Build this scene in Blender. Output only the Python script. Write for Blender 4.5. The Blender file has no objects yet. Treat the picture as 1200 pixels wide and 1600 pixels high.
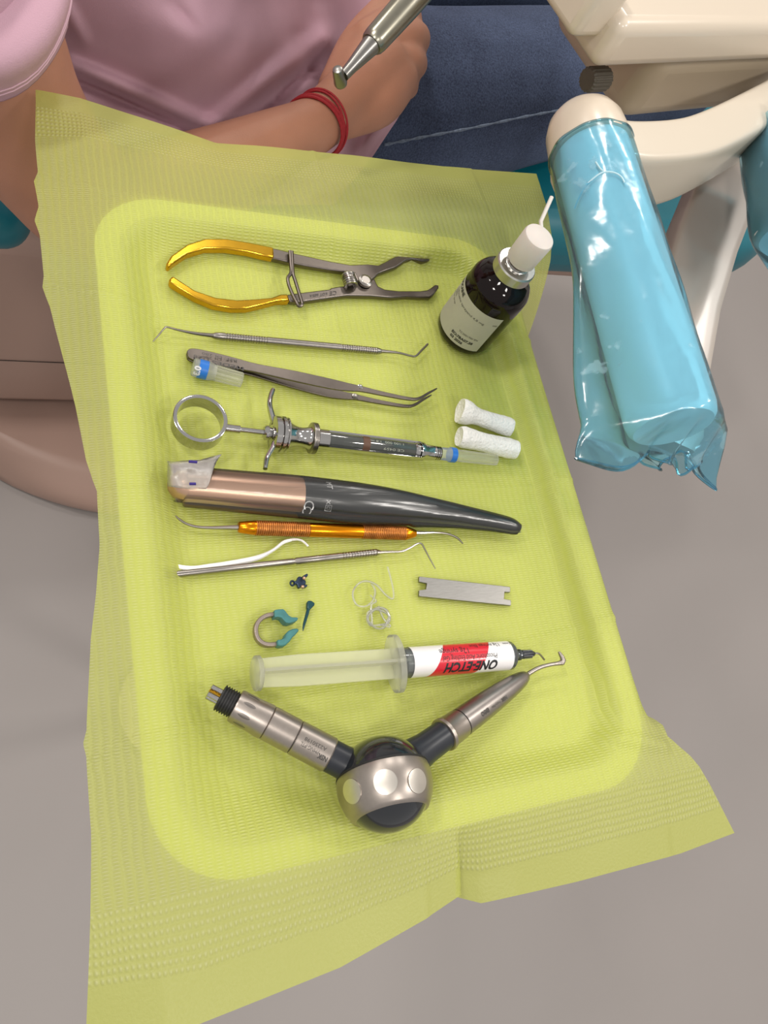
import bpy, bmesh, math, random
import numpy as np
from mathutils import Vector, Matrix

random.seed(4)
scene = bpy.context.scene
COL = scene.collection
PI = math.pi

# ------------------------------------------------------------------ camera
TZ = 0.88                      # height of the tray bottom above the floor
HC = 0.34139                   # camera height above the tray bottom
FPX = 1220.0
R = np.array([[0.90129579, -0.03869758, 0.43147236],
              [-0.19857926, -0.92210103, 0.33210836],
              [0.38500932, -0.38500932, -0.83877031]])
CAM = np.array([0, 0, HC + TZ])
cd = bpy.data.cameras.new('camera'); cam = bpy.data.objects.new('camera', cd); COL.objects.link(cam)
cd.sensor_fit = 'HORIZONTAL'; cd.sensor_width = 27.0; cd.lens = 27.0 * FPX / 1200.0
cd.clip_start = 0.02; cd.clip_end = 50
M4 = Matrix.Identity(4)
for i in range(3):
    M4[i][0] = R[i, 0]; M4[i][1] = -R[i, 1]; M4[i][2] = -R[i, 2]; M4[i][3] = CAM[i]
cam.matrix_world = M4
scene.camera = cam

# ------------------------------------------------------------------ light
w = bpy.data.worlds.new('room_ambient'); scene.world = w; w.use_nodes = True
bg = w.node_tree.nodes['Background']; bg.inputs[0].default_value = (1.0, 0.965, 0.93, 1); bg.inputs[1].default_value = 0.42

def area(name, loc, target, sx, sy, power, col=(1, 0.95, 0.89)):
    l = bpy.data.lights.new(name, 'AREA'); l.shape = 'RECTANGLE'; l.size = sx; l.size_y = sy; l.energy = power; l.color = col
    o = bpy.data.objects.new(name, l); COL.objects.link(o); o.location = loc
    o.rotation_euler = (Vector(target) - Vector(loc)).to_track_quat('-Z', 'Y').to_euler()
    return o
for lx, ly, lp in ((-0.95, -0.5, 9), (-0.95, 0.75, 14), (-0.85, 2.0, 12), (0.35, 2.0, 9), (1.5, 1.9, 9), (1.78, 0.3, 12), (1.4, -0.7, 11), (0.3, -1.3, 8)):
    area('ceiling_downlight', (lx, ly, 2.7), (lx, ly, 0), .26, .26, lp)
scene.view_settings.view_transform = 'Standard'
scene.view_settings.look = 'None'
scene.view_settings.gamma = 1.0
scene.view_settings.use_curve_mapping = False
scene.view_settings.exposure = 0.38
scene.cycles.transparent_max_bounces = 24

# ------------------------------------------------------------------ helpers
def P(x, y, z=0.0):
    """point of the place at height z above the tray bottom that the photo shows at pixel x, y"""
    r = R @ np.array([x - 600.0, y - 800.0, FPX])
    p = r * ((z - HC) / r[2])
    return Vector((p[0], p[1], z + TZ))
def mpp(p):
    """metres per photo pixel at p"""
    q = R.T @ (np.array(p) - CAM)
    return q[2] / FPX
def proj(p):
    q = R.T @ (np.array(p) - CAM)
    return q[0] / q[2] * FPX + 600, q[1] / q[2] * FPX + 800

def smooth01(t):
    t = min(1.0, max(0.0, t)); return t * t * (3 - 2 * t)
def frame_of(d):
    d = Vector(d).normalized()
    up = Vector((0, 0, 1)) if abs(d.z) < 0.95 else Vector((0, 1, 0))
    s = d.cross(up).normalized(); u = s.cross(d).normalized()
    return d, s, u
def catmull(pts, n):
    """resample a list of tuples smoothly, n steps per span"""
    a = [np.array(p, float) for p in pts]; out = []
    for i in range(len(a) - 1):
        p0 = a[i - 1] if i else 2 * a[0] - a[1]; p1 = a[i]; p2 = a[i + 1]
        p3 = a[i + 2] if i + 2 < len(a) else 2 * a[-1] - a[-2]
        for k in range(n):
            t = k / n
            out.append(0.5 * (2 * p1 + (p2 - p0) * t + (2 * p0 - 5 * p1 + 4 * p2 - p3) * t * t + (3 * p1 - p0 - 3 * p2 + p3) * t ** 3))
    out.append(a[-1]); return out

class MB:
    def __init__(s): s.v = []; s.f = []
    def add(s, verts, faces):
        b = len(s.v); s.v += [Vector(p) for p in verts]; s.f += [tuple(i + b for i in f) for f in faces]; return s
    def rings(s, rings, caps=True, closed=False):
        n = len(rings[0]); vs = [p for r in rings for p in r]; fs = []
        m = len(rings)
        for i in range(m if closed else m - 1):
            a = i * n; c = ((i + 1) % m) * n
            for k in range(n):
                fs.append((a + k, a + (k + 1) % n, c + (k + 1) % n, c + k))
        if caps and not closed:
            fs.append(tuple(reversed(range(n)))); fs.append(tuple((m - 1) * n + k for k in range(n)))
        return s.add(vs, fs)
    def lathe(s, A, B, prof, n=24, caps=True):
        A = Vector(A); B = Vector(B); d, a, u = frame_of(B - A); rr = []
        for t, r in prof:
            c = A.lerp(B, t); r = max(r, 1e-5)
            rr.append([c + (a * math.cos(2 * PI * k / n) + u * math.sin(2 * PI * k / n)) * r for k in range(n)])
        return s.rings(rr, caps)
    def tube(s, pts, rad, n=12, caps=True, closed=False, su=1.0, sv=1.0):
        pts = [Vector(p) for p in pts]; m = len(pts)
        if not hasattr(rad, '__len__'): rad = [rad] * m
        rr = []; pa = None
        for i in range(m):
            if closed: d = pts[(i + 1) % m] - pts[i - 1]
            else: d = pts[min(i + 1, m - 1)] - pts[max(i - 1, 0)]
            d, a, u = frame_of(d)
            if pa is not None:
                a = (pa - d * pa.dot(d)).normalized(); u = a.cross(d).normalized()
            pa = a
            rr.append([pts[i] + (a * math.cos(2 * PI * k / n) * su + u * math.sin(2 * PI * k / n) * sv) * rad[i] for k in range(n)])
        return s.rings(rr, caps, closed)
    def plate(s, outline, z0, z1, top=None):
        """extrude a world outline (xy) between z0 and z1 (absolute)"""
        n = len(outline); t = top or outline
        vs = [Vector((p[0], p[1], z0)) for p in outline] + [Vector((p[0], p[1], z1)) for p in t]
        ar = sum(outline[i][0] * outline[(i + 1) % n][1] - outline[(i + 1) % n][0] * outline[i][1] for i in range(n))
        fs = [tuple(reversed(range(n))), tuple(range(n, 2 * n))] + [(i, (i + 1) % n, n + (i + 1) % n, n + i) for i in range(n)]
        if ar < 0: fs = [tuple(reversed(f)) for f in fs]
        return s.add(vs, fs)
    def strip(s, pts, hw, th):
        """flat ribbon: world points, half widths, thickness"""
        pts = [Vector(p) for p in pts]; m = len(pts); rr = []
        for i in range(m):
            d = pts[min(i + 1, m - 1)] - pts[max(i - 1, 0)]; d.z = 0
            d, a, u = frame_of(d); up = Vector((0, 0, th / 2))
            rr.append([pts[i] - a * hw[i] - up, pts[i] + a * hw[i] - up, pts[i] + a * hw[i] + up, pts[i] - a * hw[i] + up])
        return s.rings(rr)
    def box(s, o, ex, ey, ez):
        o = Vector(o); ex = Vector(ex); ey = Vector(ey); ez = Vector(ez)
        vs = [o, o + ex, o + ex + ey, o + ey, o + ez, o + ex + ez, o + ex + ey + ez, o + ey + ez]
        fs = [(0, 3, 2, 1), (4, 5, 6, 7), (0, 1, 5, 4), (1, 2, 6, 5), (2, 3, 7, 6), (3, 0, 4, 7)]
        if ex.cross(ey).dot(ez) < 0: fs = [tuple(reversed(f)) for f in fs]
        return s.add(vs, fs)
    def ball(s, c, rx, ry=None, rz=None, n=20, m=12):
        c = Vector(c); ry = ry or rx; rz = rz or rx; rr = []
        for i in range(m + 1):
            t = -PI / 2 + PI * i / m; q = max(math.cos(t), 1e-3)
            rr.append([c + Vector((rx * q * math.cos(2 * PI * k / n), ry * q * math.sin(2 * PI * k / n), rz * math.sin(t))) for k in range(n)])
        return s.rings(rr)
    def build(s, name, m, parent=None, angle=35, bevel=0, seg=2, solid=0, sub=0, origin=None):
        o0 = Vector(parent.matrix_world.translation) if parent else (Vector(origin) if origin is not None else Vector((0, 0, 0)))
        if parent: o0 = WORLD[parent.name]
        me = bpy.data.meshes.new(name)
        me.from_pydata([tuple(p - o0) for p in s.v], [], s.f); me.validate(); me.update()
        bm = bmesh.new(); bm.from_mesh(me); bmesh.ops.recalc_face_normals(bm, faces=bm.faces); bm.to_mesh(me); bm.free()
        me.polygons.foreach_set('use_smooth', [True] * len(me.polygons))
        if angle < 180: me.set_sharp_from_angle(angle=math.radians(angle))
        me.materials.append(m)
        o = bpy.data.objects.new(name, me); COL.objects.link(o)
        if parent: o.parent = parent
        else: o.location = o0
        WORLD[o.name] = o0
        if bevel:
            b = o.modifiers.new('bevel', 'BEVEL'); b.width = bevel; b.segments = seg; b.limit_method = 'ANGLE'; b.angle_limit = math.radians(30)
            b.harden_normals = False
        if solid:
            b = o.modifiers.new('solid', 'SOLIDIFY'); b.thickness = solid; b.offset = 0
        if sub:
            b = o.modifiers.new('sub', 'SUBSURF'); b.levels = sub; b.render_levels = sub
        return o
WORLD = {}
def tag(o, label, cat, group=None, kind=None):
    o['label'] = label; o['category'] = cat
    if group: o['group'] = group
    if kind: o['kind'] = kind
    return o
def thing(name, label, cat, loc, group=None):
    o = bpy.data.objects.new(name, None); COL.objects.link(o); o.location = loc; o.empty_display_size = 0.02
    WORLD[o.name] = Vector(loc)
    return tag(o, label, cat, group)
def struct(o): o['kind'] = 'structure'; return o

# ------------------------------------------------------------------ materials
def nodes(m):
    m.use_nodes = True; nt = m.node_tree; return nt, nt.nodes, nt.links, nt.nodes['Principled BSDF']
def mat(name, col, rough=0.5, metal=0.0, var=0.06, vscale=60, bump=0.0, bscale=400, coat=0.0, spec=0.5, sss=0.0, stretch=None, alpha=None):
    m = bpy.data.materials.new(name); nt, N, L, b = nodes(m)
    b.inputs['Roughness'].default_value = rough; b.inputs['Metallic'].default_value = metal
    b.inputs['Coat Weight'].default_value = coat; b.inputs['Coat Roughness'].default_value = 0.08
    b.inputs['Specular IOR Level'].default_value = spec
    if sss:
        b.inputs['Subsurface Weight'].default_value = sss; b.inputs['Subsurface Radius'].default_value = (0.01, 0.004, 0.002); b.inputs['Subsurface Scale'].default_value = 1.0
    tc = N.new('ShaderNodeTexCoord'); mp = N.new('ShaderNodeMapping'); L.new(tc.outputs['Object'], mp.inputs[0])
    if stretch: mp.inputs['Scale'].default_value = stretch
    nz = N.new('ShaderNodeTexNoise'); nz.inputs['Scale'].default_value = vscale; nz.inputs['Detail'].default_value = 4; L.new(mp.outputs[0], nz.inputs['Vector'])
    mx = N.new('ShaderNodeMix'); mx.data_type = 'RGBA'
    mx.inputs['A'].default_value = tuple(max(0, c * (1 - var * 2)) for c in col) + (1,)
    mx.inputs['B'].default_value = tuple(min(1, c * (1 + var * 2)) for c in col) + (1,)
    L.new(nz.outputs['Fac'], mx.inputs['Factor']); L.new(mx.outputs['Result'], b.inputs['Base Color'])
    if bump:
        n2 = N.new('ShaderNodeTexNoise'); n2.inputs['Scale'].default_value = bscale; n2.inputs['Detail'].default_value = 3; L.new(mp.outputs[0], n2.inputs['Vector'])
        bp = N.new('ShaderNodeBump'); bp.inputs['Strength'].default_value = bump; bp.inputs['Distance'].default_value = 0.001
        L.new(n2.outputs['Fac'], bp.inputs['Height']); L.new(bp.outputs[0], b.inputs['Normal'])
    return m
def film(name, tint, opac, rough=0.12, white=(0.8, 0.85, 0.9), bump=0.4, bscale=40, stretch=(1, 1, 1), gloss=0.25, ior=1.45, spots=0):
    """thin plastic: light passes straight through, tinted, with a haze of diffuse and a sheen"""
    m = bpy.data.materials.new(name); nt, N, L, b = nodes(m); N.remove(b)
    out = N['Material Output']
    tr = N.new('ShaderNodeBsdfTransparent'); tr.inputs[0].default_value = tint + (1,)
    df = N.new('ShaderNodeBsdfDiffuse'); df.inputs[0].default_value = white + (1,)
    tl = N.new('ShaderNodeBsdfTranslucent'); tl.inputs[0].default_value = white + (1,)
    gl = N.new('ShaderNodeBsdfGlossy'); gl.inputs['Roughness'].default_value = rough
    tc = N.new('ShaderNodeTexCoord'); mp = N.new('ShaderNodeMapping'); L.new(tc.outputs['Object'], mp.inputs[0]); mp.inputs['Scale'].default_value = stretch
    nz = N.new('ShaderNodeTexNoise'); nz.inputs['Scale'].default_value = bscale; nz.inputs['Detail'].default_value = 3; L.new(mp.outputs[0], nz.inputs['Vector'])
    bp = N.new('ShaderNodeBump'); bp.inputs['Strength'].default_value = bump; bp.inputs['Distance'].default_value = 0.003; L.new(nz.outputs['Fac'], bp.inputs['Height'])
    L.new(bp.outputs[0], gl.inputs['Normal'])
    if spots:      # air bubbles and tacky patches where the film clings
        s1 = N.new('ShaderNodeTexNoise'); s1.inputs['Scale'].default_value = 130; s1.inputs['Detail'].default_value = 2; L.new(tc.outputs['Object'], s1.inputs['Vector'])
        s2 = N.new('ShaderNodeTexNoise'); s2.inputs['Scale'].default_value = 28; L.new(tc.outputs['Object'], s2.inputs['Vector'])
        s3 = N.new('ShaderNodeMath'); s3.operation = 'MULTIPLY'; L.new(s1.outputs['Fac'], s3.inputs[0]); L.new(s2.outputs['Fac'], s3.inputs[1])
        s4 = N.new('ShaderNodeMapRange'); s4.inputs['From Min'].default_value = .36; s4.inputs['From Max'].default_value = .42; s4.inputs['To Min'].default_value = opac; s4.inputs['To Max'].default_value = opac + spots; L.new(s3.outputs[0], s4.inputs['Value'])
        spot_out = s4.outputs[0]
    m0 = N.new('ShaderNodeMixShader'); m0.inputs[0].default_value = 0.5; L.new(df.outputs[0], m0.inputs[1]); L.new(tl.outputs[0], m0.inputs[2])
    m1 = N.new('ShaderNodeMixShader'); m1.inputs[0].default_value = opac; spots and L.new(spot_out, m1.inputs[0]); L.new(tr.outputs[0], m1.inputs[1]); L.new(m0.outputs[0], m1.inputs[2])
    fr = N.new('ShaderNodeFresnel'); fr.inputs['IOR'].default_value = ior; L.new(bp.outputs[0], fr.inputs['Normal'])
    ma = N.new('ShaderNodeMath'); ma.operation = 'MULTIPLY_ADD'; ma.inputs[1].default_value = 1.0; ma.inputs[2].default_value = gloss * 0.15; L.new(fr.outputs[0], ma.inputs[0])
    m2 = N.new('ShaderNodeMixShader'); L.new(ma.outputs[0], m2.inputs[0]); L.new(m1.outputs[0], m2.inputs[1]); L.new(gl.outputs[0], m2.inputs[2])
    L.new(m2.outputs[0], out.inputs[0])
    return m

steel = mat('brushed_steel', (0.34, 0.315, 0.29), 0.3, 1.0, 0.08, 300)
steel_dark = mat('satin_dark_steel', (0.165, 0.142, 0.125), 0.34, 1.0, 0.06, 300)
chrome = mat('polished_chrome', (0.52, 0.51, 0.50), 0.1, 1.0, 0.03, 40)
satin = mat('satin_nickel', (0.40, 0.355, 0.32), 0.36, 1.0, 0.04, 600)
gold = mat('gold_anodised_handle', (0.66, 0.37, 0.03), 0.2, 1.0, 0.12, 120)
orange = mat('orange_anodised_aluminium', (0.80, 0.28, 0.01), 0.24, 1.0, 0.05, 200)
orange_kn = mat('worn_orange_knurl', (0.56, 0.22, 0.06), 0.42, 0.8, 0.3, 260)
rose = mat('rose_gold_metal', (0.62, 0.40, 0.29), 0.33, 0.85, 0.02, 50)
black_gl = mat('black_gloss_plastic', (0.012, 0.014, 0.018), 0.12, 0, 0.05, 60, coat=0.5)
black_sat = mat('black_satin_plastic', (0.016, 0.019, 0.026), 0.35, 0, 0.1, 200)
black_rub = mat('black_rubber', (0.012, 0.012, 0.012), 0.55, 0, 0.1, 200, 0.1)
amber = mat('dark_amber_glass', (0.005, 0.002, 0.002), 0.05, 0, 0.05, 20, spec=.3)
alu = mat('aluminium_cap', (0.50, 0.49, 0.46), 0.32, 1.0, 0.04, 300)
paper_lab = mat('label_paper', (0.40, 0.39, 0.31), 0.6, 0, 0.03, 100)
white_lab = mat('white_gloss_label', (0.80, 0.78, 0.78), 0.25, 0, 0.01, 50, coat=0.3)
red_ink = mat('red_print', (0.60, 0.012, 0.03), 0.28, 0, 0.04, 50, coat=0.3)
ink = mat('black_print', (0.012, 0.012, 0.014), 0.5, 0, 0.02)
ink_grey = mat('etched_grey_print', (0.06, 0.055, 0.05), 0.5, 0, 0.02)
ink_white = mat('white_print', (0.62, 0.62, 0.62), 0.5, 0, 0.02)
ink_purple = mat('purple_marks', (0.03, 0.015, 0.18), 0.5, 0, 0.1)
blue_band = mat('blue_label_band', (0.02, 0.16, 0.55), 0.35, 0, 0.08, 200)
cotton = mat('cotton', (0.83, 0.82, 0.78), 0.95, 0, 0.03, 300, 0.9, 700)
pump_white = mat('frosted_white_plastic', (0.60, 0.56, 0.52), 0.45, 0, 0.02, 100, sss=0.15)
thread_w = mat('white_floss', (0.83, 0.82, 0.80), 0.8, 0, 0.05, 300)
fil_clear = None
teal_pl = mat('teal_silicone', (0.05, 0.19, 0.19), 0.4, 0, 0.15, 300)
teal_dk = mat('dark_teal_plastic', (0.005, 0.05, 0.06), 0.3, 0, 0.1, 200)
blue_metal = mat('dark_blue_metal', (0.05, 0.075, 0.13), 0.3, 0.8, 0.15, 300)
ring_grey = mat('grey_nickel_ring', (0.36, 0.30, 0.26), 0.4, 0.8, 0.06, 300)
clear_pl = film('clear_frosted_plastic', (0.98, 0.985, 0.96), 0.26, 0.3, (0.95, 0.95, 0.80), 0.1, 80, (1, 1, 1), .1, 1.2)
syr_pl = film('milky_syringe_plastic', (0.99, 0.99, 0.96), 0.36, 0.35, (0.97, 0.97, 0.84), 0.05, 60, (1, 1, 1), .1, 1.18)
fil_clear = film('clear_filament', (0.98, 0.98, 0.94), 0.42, 0.15, (0.95, 0.95, 0.86), 0.05, 60)
barrel_pl = film('clear_barrel_plastic', (0.75, 0.78, 0.78), 0.18, 0.1, (0.6, 0.65, 0.68), 0.05, 60)
sleeve_m = film('clear_protective_sleeve', (0.985, 0.985, 0.98), 0.02, 0.24, (0.8, 0.8, 0.76), 0.14, 24, (1.0, 8, 8), 0.2)
tab_m = film('frosted_tape_tab', (0.97, 0.96, 0.95), 0.40, 0.35, (0.86, 0.82, 0.78), 0.2, 60)
blue_film = film('blue_barrier_film', (0.50, 0.84, 0.97), 0.10, 0.16, (0.55, 0.82, 0.95), 0.45, 32, (1, 1, 1), 0.15, 1.4, .3)
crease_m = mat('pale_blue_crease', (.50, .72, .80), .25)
pale_film = film('pale_blue_barrier_film', (0.62, 0.86, 0.93), 0.09, 0.1, (0.45, 0.72, 0.85), 0.9, 45, (1, 1, 1), 0.8)
tray_m = mat('white_tray_plastic', (0.86, 0.86, 0.83), 0.3, 0, 0.01, 20)
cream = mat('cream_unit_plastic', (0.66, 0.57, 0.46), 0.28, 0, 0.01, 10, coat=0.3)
cream2 = mat('ivory_unit_plastic', (0.62, 0.55, 0.45), 0.32, 0, 0.01, 10, coat=0.2)
cream_shaded = mat('shaded_cream_unit_plastic', (0.50, 0.42, 0.31), 0.4, 0, 0.02, 10)  # lower housing's cream, darkened: shade under the top box put into the colour
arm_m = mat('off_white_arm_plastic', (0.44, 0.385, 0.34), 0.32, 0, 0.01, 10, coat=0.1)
knob_m = mat('grey_ribbed_plastic', (0.11, 0.10, 0.08), 0.5, 0, 0.05, 200)
teal_vinyl = mat('teal_upholstery', (0.0, 0.12, 0.16), 0.4, 0, 0.06, 15, 0.05, 300)
tan_pl = mat('tan_base_plastic', (0.37, 0.245, 0.20), 0.45, 0, 0.02, 6)
dark_gap = mat('dark_recess', (0.02, 0.015, 0.012), 0.7, 0, 0.05)
skin = mat('skin', (0.42, 0.195, 0.122), 0.5, 0, 0.07, 30, 0.12, 900, sss=0.12)
pink = mat('pink_jersey_cotton', (0.53, 0.325, 0.40), 0.9, 0, 0.03, 40, 0.25, 1800)
red_str = mat('red_string', (0.30, 0.008, 0.014), 0.7, 0, 0.15, 500, 0.4, 900)
hp_metal = mat('handpiece_steel', (0.30, 0.285, 0.23), 0.28, 1.0, 0.05, 200)
steel_hp = mat('grey_handpiece_steel', (0.26, 0.25, 0.235), 0.32, 1.0, 0.04, 200)
hose_m = mat('grey_hose', (0.3, 0.3, 0.3), 0.5, 0, 0.05)

# denim: twill grain plus fading
denim = bpy.data.materials.new('denim'); nt, N, L, b = nodes(denim); b.inputs['Roughness'].default_value = 0.9
tc = N.new('ShaderNodeTexCoord')
mp = N.new('ShaderNodeMapping'); mp.inputs['Scale'].default_value = (1, 1, 1); L.new(tc.outputs['Object'], mp.inputs[0])
wv = N.new('ShaderNodeTexNoise'); wv.inputs['Scale'].default_value = 520; wv.inputs['Detail'].default_value = 2; L.new(mp.outputs[0], wv.inputs['Vector'])
n1 = N.new('ShaderNodeTexNoise'); n1.inputs['Scale'].default_value = 9; n1.inputs['Detail'].default_value = 6; L.new(mp.outputs[0], n1.inputs['Vector'])
a1 = N.new('ShaderNodeMath'); a1.operation = 'MULTIPLY_ADD'; a1.inputs[1].default_value = 0.55; L.new(wv.outputs['Fac'], a1.inputs[0])
a2 = N.new('ShaderNodeMath'); a2.operation = 'MULTIPLY'; a2.inputs[1].default_value = 0.5; L.new(n1.outputs['Fac'], a2.inputs[0]); L.new(a2.outputs[0], a1.inputs[2])
cr = N.new('ShaderNodeValToRGB'); cr.color_ramp.elements[0].position = 0.3; cr.color_ramp.elements[0].color = (0.005, 0.011, 0.035, 1)
cr.color_ramp.elements[1].position = 0.75; cr.color_ramp.elements[1].color = (0.075, 0.105, 0.19, 1)
L.new(a1.outputs[0], cr.inputs[0]); L.new(cr.outputs[0], b.inputs['Base Color'])
bp = N.new('ShaderNodeBump'); bp.inputs['Strength'].default_value = 0.3; bp.inputs['Distance'].default_value = 0.001; L.new(wv.outputs['Fac'], bp.inputs['Height']); L.new(bp.outputs[0], b.inputs['Normal'])

# vinyl floor
floor_m = bpy.data.materials.new('grey_vinyl_floor'); nt, N, L, b = nodes(floor_m); b.inputs['Roughness'].default_value = 0.5
tc = N.new('ShaderNodeTexCoord'); n1 = N.new('ShaderNodeTexNoise'); n1.inputs['Scale'].default_value = 2.2; n1.inputs['Detail'].default_value = 3; L.new(tc.outputs['Object'], n1.inputs['Vector'])
cr = N.new('ShaderNodeValToRGB'); cr.color_ramp.elements[0].color = (0.275, 0.25, 0.24, 1); cr.color_ramp.elements[1].color = (0.31, 0.285, 0.275, 1)
L.new(n1.outputs['Fac'], cr.inputs[0]); L.new(cr.outputs[0], b.inputs['Base Color'])

# the embossed paper of the bib: uv are millimetres on the sheet
bib_m = bpy.data.materials.new('embossed_yellow_bib_paper'); nt, N, L, b = nodes(bib_m); N.remove(b); out = N['Material Output']
def mth(op, a, bb=None, c=None):
    n = N.new('ShaderNodeMath'); n.operation = op
    for i, q in enumerate((a, bb, c)):
        if q is None: continue
        if isinstance(q, (int, float)): n.inputs[i].default_value = q
        else: L.new(q, n.inputs[i])
    return n.outputs[0]
uvn = N.new('ShaderNodeUVMap'); sp = N.new('ShaderNodeSeparateXYZ'); L.new(uvn.outputs[0], sp.inputs[0])
U, V = sp.outputs[0], sp.outputs[1]
wob = N.new('ShaderNodeTexNoise'); wob.inputs['Scale'].default_value = 0.06; wob.inputs['Detail'].default_value = 2; L.new(uvn.outputs[0], wob.inputs['Vector'])
Uw = mth('ADD', U, mth('MULTIPLY', wob.outputs['Fac'], 3.0))
colm = mth('MULTIPLY_ADD', mth('SINE', mth('MULTIPLY', Uw, 2 * PI / 3.7)), 0.5, 0.5)
dash = mth('MULTIPLY_ADD', mth('SINE', mth('MULTIPLY', V, 2 * PI / 1.25)), 0.5, 0.5)
field = mth('MULTIPLY', mth('POWER', colm, 0.7), dash)
dots = mth('MULTIPLY', mth('MULTIPLY_ADD', mth('SINE', mth('MULTIPLY', Uw, 2 * PI / 2.1)), 0.5, 0.5), mth('MULTIPLY_ADD', mth('SINE', mth('MULTIPLY', mth('ADD', V, mth('MULTIPLY', wob.outputs['Fac'], 2.0)), 2 * PI / 2.9)), 0.5, 0.5))
edge = mth('MINIMUM', V, mth('SUBTRACT', 450.0, V))
isb = mth('MULTIPLY', mth('LESS_THAN', edge, 36.0), mth('GREATER_THAN', edge, 14.0))
plain = mth('LESS_THAN', edge, 14.0)
hgt = mth('ADD', mth('MULTIPLY', field, mth('SUBTRACT', 1.0, mth('MAXIMUM', isb, plain))), mth('MULTIPLY', dots, isb))
grain = N.new('ShaderNodeTexNoise'); grain.inputs['Scale'].default_value = 0.8; grain.inputs['Detail'].default_value = 4; L.new(uvn.outputs[0], grain.inputs['Vector'])
hg = mth('ADD', hgt, mth('MULTIPLY', grain.outputs['Fac'], 0.5))
bp = N.new('ShaderNodeBump'); bp.inputs['Strength'].default_value = 0.55; bp.inputs['Distance'].default_value = 0.0007; L.new(hg, bp.inputs['Height'])
cmx = N.new('ShaderNodeMix'); cmx.data_type = 'RGBA'; L.new(grain.outputs['Fac'], cmx.inputs['Factor'])
cmx.inputs['A'].default_value = (0.53, 0.565, 0.135, 1); cmx.inputs['B'].default_value = (0.60, 0.63, 0.19, 1)
cm2 = N.new('ShaderNodeMix'); cm2.data_type = 'RGBA'; L.new(mth('MULTIPLY', mth('POWER', hgt, 1.6), 0.42), cm2.inputs['Factor']); L.new(cmx.outputs['Result'], cm2.inputs['A']); cm2.inputs['B'].default_value = (0.86, 0.87, 0.55, 1)  # paler bonded dashes; glints on the embossing are painted in with them
pb = N.new('ShaderNodeBsdfPrincipled'); pb.inputs['Roughness'].default_value = 0.36; L.new(cm2.outputs['Result'], pb.inputs['Base Color']); L.new(bp.outputs[0], pb.inputs['Normal'])
pb.inputs['Specular IOR Level'].default_value = 0.55
tl = N.new('ShaderNodeBsdfTranslucent'); tl.inputs[0].default_value = (0.68, 0.74, 0.22, 1)
tr = N.new('ShaderNodeBsdfTransparent'); tr.inputs[0].default_value = (0.94, 0.96, 0.50, 1)
x1 = N.new('ShaderNodeMixShader'); x1.inputs[0].default_value = 0.38; L.new(pb.outputs[0], x1.inputs[1]); L.new(tl.outputs[0], x1.inputs[2])
x2 = N.new('ShaderNodeMixShader'); x2.inputs[0].default_value = 0.24; L.new(x1.outputs[0], x2.inputs[1]); L.new(tr.outputs[0], x2.inputs[2])
L.new(x2.outputs[0], out.inputs[0])

# ------------------------------------------------------------------ lettering
def text_geo(s, size, shear=0.0, bold=0.0):
    c = bpy.data.curves.new('t', 'FONT'); c.body = s; c.size = size; c.shear = shear; c.offset = bold; c.resolution_u = 3
    o = bpy.data.objects.new('t', c); COL.objects.link(o)
    bpy.context.view_layer.update()
    me = bpy.data.meshes.new_from_object(o.evaluated_get(bpy.context.evaluated_depsgraph_get()))
    bm = bmesh.new(); bm.from_mesh(me)
    bpy.data.objects.remove(o); bpy.data.curves.remove(c); bpy.data.meshes.remove(me)
    return bm
def bm_out(bm):
    bm.verts.ensure_lookup_table(); bm.verts.index_update()
    v = [tuple(q.co) for q in bm.verts]; f = [tuple(q.index for q in p.verts) for p in bm.faces]; bm.free(); return v, f
def text_on(name, s, m, parent, origin, ex, ey, size=None, width=None, shear=0.0, bold=0.0, wrap=None):
    """lettering starting at origin, running along ex, letter tops towards ey; wrap=(axis point, axis dir, radius) lays it on a cylinder"""
    bm = text_geo(s, size or 0.003, shear, bold)
    xs = [q.co.x for q in bm.verts]; k = (width / max(xs)) if width else 1.0
    ky = k if not size else 1.0
    for q in bm.verts: q.co.x *= k; q.co.y *= ky
    ex = Vector(ex).normalized(); ey = Vector(ey).normalized()
    if wrap:
        y0 = min(q.co.y for q in bm.verts); y1 = max(q.co.y for q in bm.verts); st = wrap[2] * 0.12; y = y0 + st
        while y < y1:
            bmesh.ops.bisect_plane(bm, geom=bm.verts[:] + bm.edges[:] + bm.faces[:], plane_co=(0, y, 0), plane_no=(0, 1, 0)); y += st
    v, f = bm_out(bm); mb = MB(); o = Vector(origin)
    if not wrap:
        mb.add([o + ex * p[0] + ey * p[1] for p in v], f)
    else:
        ap, ad, r = Vector(wrap[0]), Vector(wrap[1]).normalized(), wrap[2]
        rad = (o - ap) - ad * (o - ap).dot(ad); n0 = rad.normalized(); t0 = ad.cross(n0)
        if abs(ex.dot(ad)) > 0.7:      # runs along the axis, letter height goes round
            sg = 1 if t0.dot(ey) > 0 else -1
            base = ap + ad * (o - ap).dot(ad); sx = 1 if ex.dot(ad) > 0 else -1
            mb.add([base + ad * (sx * p[0]) + (n0 * math.cos(p[1] / r) + t0 * sg * math.sin(p[1] / r)) * r for p in v], f)
        else:                          # runs round the cylinder
            sg = 1 if t0.dot(ex) > 0 else -1; base = ap + ad * (o - ap).dot(ad); sy = 1 if ey.dot(ad) > 0 else -1
            mb.add([base + ad * (sy * p[1]) + (n0 * math.cos(p[0] / r) + t0 * sg * math.sin(p[0] / r)) * r for p in v], f)
    return mb.build(name, m, parent)

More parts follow.
